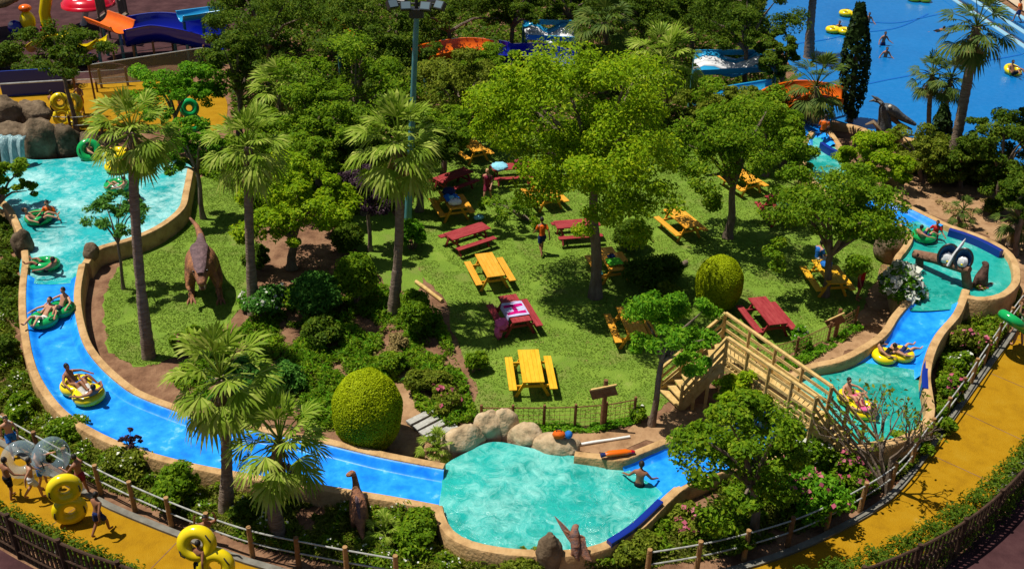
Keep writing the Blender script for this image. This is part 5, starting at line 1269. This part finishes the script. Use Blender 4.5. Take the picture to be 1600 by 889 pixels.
palm('low young palm behind the long necked dinosaur on the near bank', (598, 845), (600, 832), .62, 16, leaf='l_palm', rtrunk=.1, dead=0, name='young_palm', lowest=5)

# ================================================================== CONIFERS AND CLIPPED SHRUBS
def cypress(label, base, top, r):
    b = P(*base); c = PY(*top, b.y); h = c.z; t = thing('cypress', label, 'tree', b, group='dark columnar cypresses'); n = int(2600 * h / 8)
    k = RNG.random(n) ** .8; z = .3 + (h - .3) * k; rr = r * np.sin(np.pi * np.clip((1 - k) * .86 + .08, 0, 1)) ** .8 * (1 - .35 * k) * RNG.uniform(.75, 1.05, n); a = RNG.uniform(0, 2 * np.pi, n)
    ln = (c.x - b.x) / h
    C = np.stack([b.x + ln * z + np.cos(a) * rr, b.y + np.sin(a) * rr, z], 1); D = nrm(np.stack([np.cos(a), np.sin(a), np.full(n, .25)], 1) + RNG.normal(size=(n, 3)) * .35)
    leaf_obj('crown', C, D, .3, 'l_cyp', t, b, .5)
    mb = MB(); mb.tube([b, b + Vector((ln * h * .5, 0, h * .5)), b + Vector((ln * h * .92, 0, h * .92))], [.2, .13, .03], 8); mb.build('trunk', 'bark', t, org=b)
cypress('tall narrow cypress standing dark against the wave pool', (1328, 192), (1345, 6), .95)
cypress('shorter dark cypress among the slim palms by the wave pool', (1466, 245), (1476, 165), .6)
def topiary(label, base, c_, hw, hh, name='clipped_topiary'):
    b = P(*base); c, r = crown_size(b, c_, hw, hh); t = thing(name, label, 'topiary', b, group='clipped topiary shrubs')
    r = (r[0], r[1], max(r[2], r[0] * 1.24)); c.z = r[2] * .93; n = 42000
    d = nrm(RNG.normal(size=(n, 3))); k = 1 + .035 * np.sin(d[:, 0] * 7 + 1) * np.sin(d[:, 2] * 6) * np.cos(d[:, 1] * 5); sq = np.where(d[:, 2] < 0, 1 + .08 * -d[:, 2], 1)
    C = np.array(c) + d * np.array(r) * (k * RNG.uniform(.965, 1.0, n) * sq)[:, None]; D = nrm(d + RNG.normal(size=(n, 3)) * .4)
    m_ = C[:, 2] > .02; leaf_obj('foliage', C[m_], D[m_], .062, 'l_topi', t, b, .6)
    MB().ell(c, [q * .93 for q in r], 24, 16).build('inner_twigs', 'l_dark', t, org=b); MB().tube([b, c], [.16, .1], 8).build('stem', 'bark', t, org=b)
topiary('large clipped egg shaped topiary beside the long blue chute', (573, 690), (573, 622), 55, 67)
topiary('clipped egg shaped topiary on the lawn near the footbridge', (1125, 478), (1125, 432), 37, 51)

# ================================================================== BROADLEAF TREES
T = tree
T('big spreading tree with a yellow green crown in the middle of the lawn', (930, 464), (916, 222), 152, 146, 'l_bright', 150, 122, .26, .27, trunk=.24, limbs=14, low=-.8, inner=.3)
T('low hanging branch tree left of the big trunk over the maroon table', (826, 345), (800, 330), 52, 46, 'l_mid', 18, 60, .24, .36, trunk=.08, limbs=6, name='young_tree')
T('spreading tree right of the big tree in the middle of the lawn', (1137, 372), (1150, 236), 108, 104, 'l_mid', 84, 108, .26, .28, trunk=.2, limbs=10, low=-.5, inner=.3)
T('dense tree over the yellow table beside the white oleander', (1288, 462), (1304, 348), 97, 99, 'l_mid', 74, 112, .25, .3, trunk=.17, limbs=8, low=-.5)
T('rounded bright tree in front of the lifeguard and the serpent', (1345, 318), (1362, 258), 54, 52, 'l_bright', 52, 120, .25, .32, trunk=.15)
T('young fresh green tree beside the footbridge stairs', (1018, 664), (1045, 527), 70, 74, 'l_green', 40, 110, .3, .36, trunk=.12, limbs=9, wide=.32, low=-.6, inner=.3)
T('loose green tree on the near bank covering the chute under the bridge', (1180, 842), (1162, 712), 92, 104, 'l_mid', 60, 85, .26, .28, trunk=.15, limbs=12, low=-.7, inner=.25)
T('low lime green tree in the corner below the footbridge railing', (1180, 690), (1166, 620), 52, 40, 'l_bright', 24, 80, .25, .34, trunk=.09, limbs=7)
T('bright lime crowned tree right of the second tall palm', (456, 420), (465, 332), 80, 76, 'l_bright', 64, 120, .28, .33, trunk=.2)
T('plum leaved dark tree left of the middle palm trunk', (578, 392), (575, 302), 42, 54, 'l_plum', 34, 110, .2, .38, trunk=.1)
T('small leafy tree standing before the churning left pool', (193, 452), (183, 335), 50, 30, 'l_blue', 18, 75, .3, .4, trunk=.07, limbs=8, wide=.35, inner=.3)
T('tree with a slim trunk behind the dinosaur tail', (318, 342), (305, 240), 46, 52, 'l_green', 34, 110, .26, .35, trunk=.12)
T('leafy tree in front of the netting beside the yellow walkway', (275, 235), (278, 150), 66, 56, 'l_green', 48, 120, .27, .32, trunk=.15)
T('dark leaning tree by the walkway in the top left corner', (120, 205), (92, 90), 66, 50, 'l_dark', 40, 85, .28, .32, trunk=.13, limbs=9)
T('shrubby tree hanging in at the left edge beside the cascade', (-12, 345), (5, 290), 40, 52, 'l_mid', 30, 110, .24, .36, trunk=.12)
# the dark mass of trees from top left to top centre
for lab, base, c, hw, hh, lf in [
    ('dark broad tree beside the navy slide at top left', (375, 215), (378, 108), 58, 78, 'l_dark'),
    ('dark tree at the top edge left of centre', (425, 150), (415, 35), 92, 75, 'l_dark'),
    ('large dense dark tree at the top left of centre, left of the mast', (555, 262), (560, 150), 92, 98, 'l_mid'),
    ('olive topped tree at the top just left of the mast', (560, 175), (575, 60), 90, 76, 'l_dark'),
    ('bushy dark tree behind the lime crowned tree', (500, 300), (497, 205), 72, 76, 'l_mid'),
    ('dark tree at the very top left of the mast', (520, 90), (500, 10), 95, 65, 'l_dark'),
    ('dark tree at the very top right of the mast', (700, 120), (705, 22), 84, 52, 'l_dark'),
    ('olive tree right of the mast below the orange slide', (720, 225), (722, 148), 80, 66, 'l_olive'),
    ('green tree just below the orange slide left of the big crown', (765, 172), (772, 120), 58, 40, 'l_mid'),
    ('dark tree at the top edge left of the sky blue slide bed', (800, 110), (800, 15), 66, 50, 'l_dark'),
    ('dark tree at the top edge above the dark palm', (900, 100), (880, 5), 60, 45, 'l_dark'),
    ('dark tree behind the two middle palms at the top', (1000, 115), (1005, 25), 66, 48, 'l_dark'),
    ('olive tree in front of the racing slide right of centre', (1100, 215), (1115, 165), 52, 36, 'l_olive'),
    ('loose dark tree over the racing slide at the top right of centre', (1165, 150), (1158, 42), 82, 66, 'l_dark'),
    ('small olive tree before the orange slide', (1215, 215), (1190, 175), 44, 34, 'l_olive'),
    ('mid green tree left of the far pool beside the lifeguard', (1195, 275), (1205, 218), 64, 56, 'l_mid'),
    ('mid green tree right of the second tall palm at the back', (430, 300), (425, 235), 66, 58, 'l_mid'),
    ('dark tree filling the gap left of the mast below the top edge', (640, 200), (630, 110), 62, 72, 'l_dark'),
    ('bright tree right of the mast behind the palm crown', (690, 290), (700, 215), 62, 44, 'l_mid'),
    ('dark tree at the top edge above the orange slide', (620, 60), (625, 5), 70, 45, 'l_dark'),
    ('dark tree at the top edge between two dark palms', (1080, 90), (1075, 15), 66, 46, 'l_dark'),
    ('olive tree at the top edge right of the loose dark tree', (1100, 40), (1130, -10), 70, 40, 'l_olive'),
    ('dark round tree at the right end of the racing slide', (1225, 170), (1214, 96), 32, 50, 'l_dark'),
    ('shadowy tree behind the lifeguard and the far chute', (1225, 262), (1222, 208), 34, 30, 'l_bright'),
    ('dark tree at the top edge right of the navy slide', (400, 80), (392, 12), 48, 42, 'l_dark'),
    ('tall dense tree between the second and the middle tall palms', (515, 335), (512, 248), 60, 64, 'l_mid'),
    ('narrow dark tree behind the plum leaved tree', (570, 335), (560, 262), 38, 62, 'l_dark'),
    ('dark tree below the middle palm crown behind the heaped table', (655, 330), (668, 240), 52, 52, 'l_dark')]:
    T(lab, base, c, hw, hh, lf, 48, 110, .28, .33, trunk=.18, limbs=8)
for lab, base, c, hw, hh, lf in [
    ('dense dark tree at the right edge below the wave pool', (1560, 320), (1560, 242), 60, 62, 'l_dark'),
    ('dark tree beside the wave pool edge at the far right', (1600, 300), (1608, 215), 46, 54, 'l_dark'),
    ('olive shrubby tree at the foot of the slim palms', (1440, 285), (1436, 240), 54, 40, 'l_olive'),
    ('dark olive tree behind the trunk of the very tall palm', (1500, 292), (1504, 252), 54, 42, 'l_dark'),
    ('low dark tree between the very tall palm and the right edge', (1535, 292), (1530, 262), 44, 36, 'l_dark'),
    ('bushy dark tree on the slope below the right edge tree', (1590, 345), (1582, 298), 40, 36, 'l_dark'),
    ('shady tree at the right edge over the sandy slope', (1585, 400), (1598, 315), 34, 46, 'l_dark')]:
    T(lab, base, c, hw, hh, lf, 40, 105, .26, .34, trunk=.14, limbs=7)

# bare tree by the end of the bridge
b = P(1385, 770); t = T_ = thing('bare_tree', 'half bare tree with thin twigs at the end of the bridge stairs', 'tree', b, group=TREES)
mb = MB(); tips = []
def twig(p, d, L, r, dep):
    q = p + d * L; m_ = p + d * L * .5 + Vector((random.uniform(-.06, .06), random.uniform(-.06, .06), 0)) * L
    mb.tube([p, m_, q], [r, r * .8, r * .6], 5 if dep else 7)
    if dep >= 4: tips.append(q); return
    for k in range(random.choice((2, 3))):
        nd = (d + Vector((random.uniform(-.8, .8), random.uniform(-.6, .6), random.uniform(-.15, .55)))).normalized(); twig(q if k else m_.lerp(q, .6), nd, L * random.uniform(.6, .82), r * .58, dep + 1)
twig(b, Vector((-.06, .1, 1)).normalized(), 1.25, .1, 0); twig(b + Vector((.1, 0, 0)), Vector((-.4, .2, 1)).normalized(), 1.2, .07, 1)
for dx, dy, L_t in ((-.75, .35, 1.5), (-.55, .5, 1.4), (-.9, .2, 1.2), (-.2, .5, 1.3)): twig(b + Vector((dx * .1, .05, .1)), Vector((dx, dy, 1)).normalized(), L_t, .065, 1)
mb.build('trunk', 'bark', t, org=b)
C = np.repeat(np.array([list(q) for q in tips]), 2, 0); C = C + RNG.normal(size=C.shape) * .12; leaf_obj('crown', C, nrm(RNG.normal(size=C.shape) + np.array([0, 0, .6])), .17, 'l_olive', t, b)
sap = [((200, 720), (204, 690), 'small purple leaved sapling against the long blue chute', 'l_plum')]
for base, c, lab, lf in sap: T(lab, base, c, 14, 26, lf, 10, 40, .16, .4, trunk=.04, limbs=6, name='sapling', inner=.3)

# ================================================================== SHRUBS
B = bush
B('oleander with pink flowers beside the log arch on the right bank', (1535, 495), 38, 1.6, 'l_olive', 'oleander', 24, 80, .17, ('fl_pink', 130))
B('oleander with pink flowers half way down the right bank', (1508, 560), 38, 1.6, 'l_olive', 'oleander', 26, 80, .17, ('fl_pink', 110))
B('low oleander with few flowers lower on the right bank', (1480, 622), 34, 1.2, 'l_mid', 'oleander', 22, 80, .17, ('fl_pink', 40))
B('oleander with a few white blooms at the bottom of the right bank', (1486, 585), 26, 1.2, 'l_mid', 'oleander', 18, 80, .17, ('fl_white', 40))
B('white flowering oleander left of the log arch', (1398, 486), 40, 3.0, 'l_green', 'oleander', 44, 100, .2, ('fl_white', 420, .3))
B('pink flowered oleander on the near bank right of the loose tree', (1262, 800), 72, 1.9, 'l_green', 'oleander', 40, 90, .2, ('fl_pink', 260))
B('oleander with white and pale flowers below the end of the bridge', (1255, 735), 46, 1.6, 'l_mid', 'oleander', 26, 80, .19, ('fl_white', 150))
B('dark pink oleander at the fence corner below the bare tree', (1330, 775), 44, 1.5, 'l_mid', 'oleander', 26, 80, .18, ('fl_pink', 120))
B('white flowered shrub at the foot of the second tall palm', (430, 492), 44, 1.7, 'l_blue', 'flowering_shrub', 26, 85, .2, ('fl_white', 150, .13))
B('broad dark shrub in the middle of the central bed', (480, 480), 62, 2.0, 'l_blue', 'shrub', 44, 95, .2)
B('large rounded green shrub left of the middle palm trunk', (556, 492), 60, 2.5, 'l_mid', 'shrub', 48, 100, .18)
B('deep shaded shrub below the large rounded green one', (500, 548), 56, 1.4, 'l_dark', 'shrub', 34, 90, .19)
B('shrub right of the middle palm trunk at the lawn edge', (656, 515), 44, 1.9, 'l_mid', 'shrub', 32, 90, .19)
B('small shrub at the lawn edge above the topiary', (735, 580), 26, 1.1, 'l_mid', 'shrub', 18, 70, .17)
B('reddish green low shrub between plank steps and lawn', (706, 640), 46, 1.0, 'l_olive', 'shrub', 30, 75, .17, ('fl_pink', 30))
B('low shrub with yellowing leaves above the plank steps', (668, 605), 44, 1.0, 'l_olive', 'shrub', 30, 75, .17)
B('dry pinkish twiggy shrub above the round topiary', (622, 560), 30, .9, 'l_dead', 'shrub', 20, 60, .13)
B('dark shrub left of the round topiary above the chute', (420, 600), 56, 1.4, 'l_blue', 'shrub', 34, 90, .2)
B('dark shrub behind the bushy young palm', (290, 560), 46, 1.3, 'l_mid', 'shrub', 30, 80, .19, ('fl_pink', 25))
B('shrub at the left end of the central bed', (360, 640), 48, 1.0, 'l_blue', 'shrub', 26, 80, .19)
B('dark shrub under the lime crowned tree', (420, 425), 40, 1.2, 'l_dark', 'shrub', 24, 80, .19)
B('green shrub beside the trunk under the maroon crosswise table', (655, 385), 34, 1.6, 'l_green', 'shrub', 24, 85, .2)
B('dark shrub at the foot of the plum leaved tree', (535, 400), 48, 1.3, 'l_dark', 'shrub', 34, 90, .19)
B('green shrub in the gap between the lime crowned tree and the plum tree', (520, 365), 40, 1.6, 'l_mid', 'shrub', 30, 90, .19)
B('low leafy shrub between the middle palm and the plank steps', (600, 590), 44, 1.0, 'l_mid', 'shrub', 28, 85, .18)
B('dark clipped hedge between two yellow tables right of the big trunk', (1028, 440), 62, 1.6, 'l_dark', 'hedge', 60, 120, .16)
B('dark clipped hedge behind the big trunk', (985, 390), 52, 1.6, 'l_dark', 'hedge', 50, 120, .16)
B('leafy clump at the foot of the egg shaped topiary near the bridge', (1060, 470), 34, .9, 'l_olive', 'shrub', 18, 70, .17)
B('weedy clump beside the wooden sign', (990, 655), 24, .6, 'l_mid', 'shrub', 14, 60, .14, ('fl_white', 10))
B('weedy clump at the lower right corner of the lawn', (1265, 540), 34, .7, 'l_green', 'shrub', 18, 60, .15, ('fl_white', 12))
B('green shrub on the near bank beside the centre pool', (652, 848), 62, 1.4, 'l_mid', 'shrub', 40, 85, .19)
B('dark shrub on the near bank between the two near palms', (400, 812), 46, 1.0, 'l_dark', 'shrub', 26, 80, .18)
B('bushy green shrub beside the first near palm trunk', (292, 780), 52, 1.3, 'l_mid', 'shrub', 34, 90, .18)
B('long shrub below the outer wall of the left chute', (205, 735), 56, .8, 'l_olive', 'shrub', 32, 75, .16, ('fl_white', 40, .1))
B('grey green shrub at the bend of the left chute', (110, 690), 54, .9, 'l_mid', 'shrub', 32, 75, .16, ('fl_white', 40, .1))
B('dark shrub at the left edge beside the chute', (18, 560), 34, 1.4, 'l_dark', 'shrub', 26, 80, .19)
B('mid green shrub at the left edge above the rail fence', (30, 648), 46, 1.1, 'l_mid', 'shrub', 28, 80, .18, ('fl_white', 24, .1))
B('dark shrub at the left edge below the grey boulder', (2, 450), 30, 1.2, 'l_dark', 'shrub', 22, 80, .19)
B('shrub on the near bank below the winged statue', (830, 900), 56, .7, 'l_olive', 'shrub', 28, 75, .17)
B('pinkish shrub on the near bank right of the winged statue', (1060, 830), 50, 1.0, 'l_olive', 'shrub', 28, 75, .17, ('fl_pink', 40))
B('dark shrub right of the winged statue by the fence', (1140, 850), 54, 1.1, 'l_dark', 'shrub', 32, 80, .18)
B('dark low shrub at the fence left of the pink oleander', (990, 870), 50, .7, 'l_olive', 'shrub', 26, 75, .16)
B('low shrub inside the fence below the lower right pool', (1420, 715), 42, .8, 'l_mid', 'shrub', 24, 75, .16)
B('low shrub at the fence beside the lower right pool wall', (1468, 672), 26, .9, 'l_mid', 'shrub', 18, 75, .16)
B('shrub on the far bank beside the serpent', (1425, 262), 44, 1.2, 'l_olive', 'shrub', 28, 80, .19)
B('pink flowering clump at the foot of the serpent', (1392, 225), 20, 1.0, 'l_mid', 'shrub', 14, 60, .19, ('fl_pink', 60))
B('tufted shrub at the top of the sandy slope', (1475, 285), 40, 1.0, 'l_olive', 'shrub', 26, 75, .18)
B('agave like clump by the edge of the sandy slope', (1545, 330), 30, .9, 'l_dark', 'shrub', 18, 70, .18)
B('shrubs at the dinosaur lawn edge by the palm with pale flowers', (385, 480), 22, .9, 'l_green', 'flowering_shrub', 14, 70, .17, ('fl_white', 40, .13))
B('bushy screen between the walkway and the second tall palm', (400, 265), 50, 1.6, 'l_mid', 'shrub', 34, 85, .21)
B('bushy clump under the leafy tree beside the walkway', (245, 262), 46, 1.3, 'l_green', 'shrub', 28, 85, .21)
B('dark clump at the feet of the dark top left tree', (60, 132), 60, 1.6, 'l_dark', 'shrub', 32, 80, .24)
B('dark bushes between the playground and the yellow walkway', (15, 108), 50, 1.8, 'l_dark', 'shrub', 30, 80, .24)
# clipped hedges inside the dark palings
def hedge(label, px, w, h, leaf, dens=520):
    pts = resample(pline(px, 0), 120); L = sum((b - a).length for a, b in zip(pts, pts[1:])); n = int(dens * L)
    i = RNG.uniform(0, 118.99, n); k = i.astype(int); fr = (i - k)[:, None]; A = np.array([list(p) for p in pts]); C = A[k] * (1 - fr) + A[k + 1] * fr
    d = A[k + 1] - A[k]; d /= np.linalg.norm(d, axis=1, keepdims=True); s = np.stack([-d[:, 1], d[:, 0], 0 * d[:, 0]], 1)
    an = RNG.uniform(0, np.pi, n); rr = RNG.uniform(.7, 1.05, n); wob = 1 + .16 * np.sin(i * .9) + .12 * np.sin(i * 2.3)
    C = C + s * (np.cos(an) * w * rr * wob)[:, None]; C[:, 2] = np.sin(an) ** .6 * h * rr * wob * .95 + .03
    D = nrm(s * np.cos(an)[:, None] + np.array([0, 0, 1.]) * (np.sin(an) + .2)[:, None] + RNG.normal(size=(n, 3)) * .5)
    b = pts[0].copy(); t = thing('hedge', label, 'hedge', b, group='hedges outside the path'); leaf_obj('foliage', C, D, .1, leaf, t, b)
    st = MB(); [st.tube([p, p + Vector((.03, .02, h * .7))], [.03, .012], 5) for p in pts[::3]]; st.build('stems', 'bark', t, org=b)
hedge('thin dark hedge inside the palings at bottom left', [(-60, 795), (0, 822), (60, 850), (140, 888), (230, 930), (330, 962), (450, 990)], .34, .8, 'l_dark', 700)
hedge('thick dark hedge inside the palings at bottom right', [(1690, 620), (1625, 712), (1560, 785), (1490, 842), (1420, 885), (1320, 925), (1200, 960), (1080, 985)], .5, 1.1, 'l_dark', 1100)

# ground cover on the banks: nobody could count it
def cover(name, px, n, leaf, h=.35, size=.13, thr=-.45, wide=.5, world=None):
    poly = world or [P(u, v) for u, v in px]; xs = [p[0] for p in poly]; ys = [p[1] for p in poly]; C = []
    while len(C) < n:
        x, y = random.uniform(min(xs), max(xs)), random.uniform(min(ys), max(ys))
        if not in_poly(x, y, poly): continue
        k = noise.fractal(Vector((x * .8, y * .8, 3)), 1, 2, 4); k2 = noise.noise(Vector((x * 3.1, y * 3.1, 9)))
        if k < thr: continue
        C.append((x, y, max(.02, random.random() ** .7 * h * min(1.3, max(.18, .5 + k * .9 + k2 * .5)))))
    C = np.array(C); D = nrm(RNG.normal(size=C.shape) * (.6 if wide > .3 else 1.4) + np.array([0, 0, 1. if wide > .3 else .1])); o = leaf_obj(name, C, D, size, leaf, wide=wide); tag(o, kind='stuff')
LB = [(-20, 470), (25, 520), (42, 590), (88, 655), (140, 690), (200, 716), (300, 745), (420, 768), (560, 790), (682, 812), (720, 858), (800, 885), (760, 930), (620, 905), (400, 855), (285, 812), (165, 765), (70, 720), (-20, 668)]
cover('ground_cover', LB, 34000, 'cover', .36, .11); cover('ground_cover', LB, 20000, 'l_mid', .5, .12, thr=.0); cover('wild_grass', LB, 14000, 'l_olive', .5, .26, wide=.16); cover('wild_flowers', LB, 1500, 'fl_white', .55, .08, thr=.1, wide=.8)
RB = [(1010, 838), (1095, 762), (1200, 735), (1330, 712), (1420, 696), (1452, 668), (1470, 672), (1425, 735), (1340, 792), (1240, 838), (1120, 872), (1010, 890), (900, 892), (900, 872), (960, 862)]
cover('ground_cover', RB, 20000, 'cover', .36, .11); cover('ground_cover', RB, 14000, 'l_mid', .5, .12, thr=.0); cover('wild_grass', RB, 7000, 'l_olive', .45, .26, wide=.16)
RR = [(1462, 590), (1478, 530), (1512, 486), (1560, 470), (1592, 462), (1595, 490), (1530, 580), (1468, 668), (1462, 640)]
cover('ground_cover', RR, 14000, 'l_olive', .5, .12); cover('ground_cover', RR, 6000, 'l_mid', .6, .13, thr=.05)
CB = [(395, 500), (480, 430), (600, 450), (690, 500), (725, 590), (748, 660), (700, 672), (650, 640), (640, 600), (540, 590), (520, 680), (400, 650), (300, 630), (262, 590), (330, 560)]
cover('ground_cover', CB, 30000, 'l_mid', .42, .13, thr=-.2); cover('ground_cover', CB, 14000, 'cover', .3, .11, thr=-.3); cover('wild_grass', CB, 6000, 'l_green', .5, .26, thr=-.1, wide=.16)
cover('ground_cover', [(230, 250), (300, 250), (420, 230), (520, 260), (660, 250), (640, 330), (520, 340), (400, 320), (330, 280)], 24000, 'l_mid', .5, .15)
cover('ground_cover', [(740, 664), (830, 664), (940, 662), (1010, 645), (1015, 658), (940, 676), (840, 680), (745, 678)], 3600, 'l_green', .25, .1)
cover('ground_cover', [(1110, 600), (1250, 556), (1340, 505), (1350, 515), (1260, 570), (1130, 615)], 3600, 'l_green', .3, .1)
cover('ground_cover', [(1410, 300), (1500, 295), (1600, 330), (1640, 420), (1590, 400), (1500, 345)], 900, 'l_dead', .16, .12, thr=.25)
cover('ground_cover', [(-20, 330), (20, 345), (36, 400), (36, 520), (-20, 470)], 7000, 'l_dark', .5, .14)
cover('ground_cover', [(1400, 235), (1470, 245), (1560, 262), (1640, 300), (1640, 345), (1560, 300), (1490, 288), (1440, 275), (1400, 270)], 12000, 'l_dark', .6, .18)
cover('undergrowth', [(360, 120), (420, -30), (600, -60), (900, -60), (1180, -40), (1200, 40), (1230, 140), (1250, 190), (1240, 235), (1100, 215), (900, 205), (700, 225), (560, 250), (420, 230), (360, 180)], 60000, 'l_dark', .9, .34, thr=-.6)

lw = [[(q.x, q.y) for q in smooth_line([P(u, v, 0) for u, v in px], 4, True)] for px in (
    [(700, 225), (662, 270), (640, 330), (655, 420), (695, 470), (715, 540), (742, 600), (752, 665), (820, 672), (900, 668), (1000, 655), (1050, 625), (1110, 590), (1170, 570), (1260, 545), (1330, 505), (1362, 450), (1395, 400), (1340, 290), (1250, 235), (1120, 215), (900, 205)],
    [(300, 290), (262, 355), (215, 385), (185, 420), (165, 460), (165, 510), (178, 555), (235, 572), (300, 545), (360, 500), (392, 450), (400, 380), (395, 320), (350, 270)])]
cover('lawn_grass', None, 90000, 'l_lawn', .05, .085, thr=-.35, wide=.35, world=lw[0]); cover('lawn_grass', None, 22000, 'l_lawn', .05, .085, thr=-.35, wide=.35, world=lw[1])
cover('fallen_leaves', None, 1500, 'l_dead', .03, .09, thr=.0, wide=.5, world=lw[0])
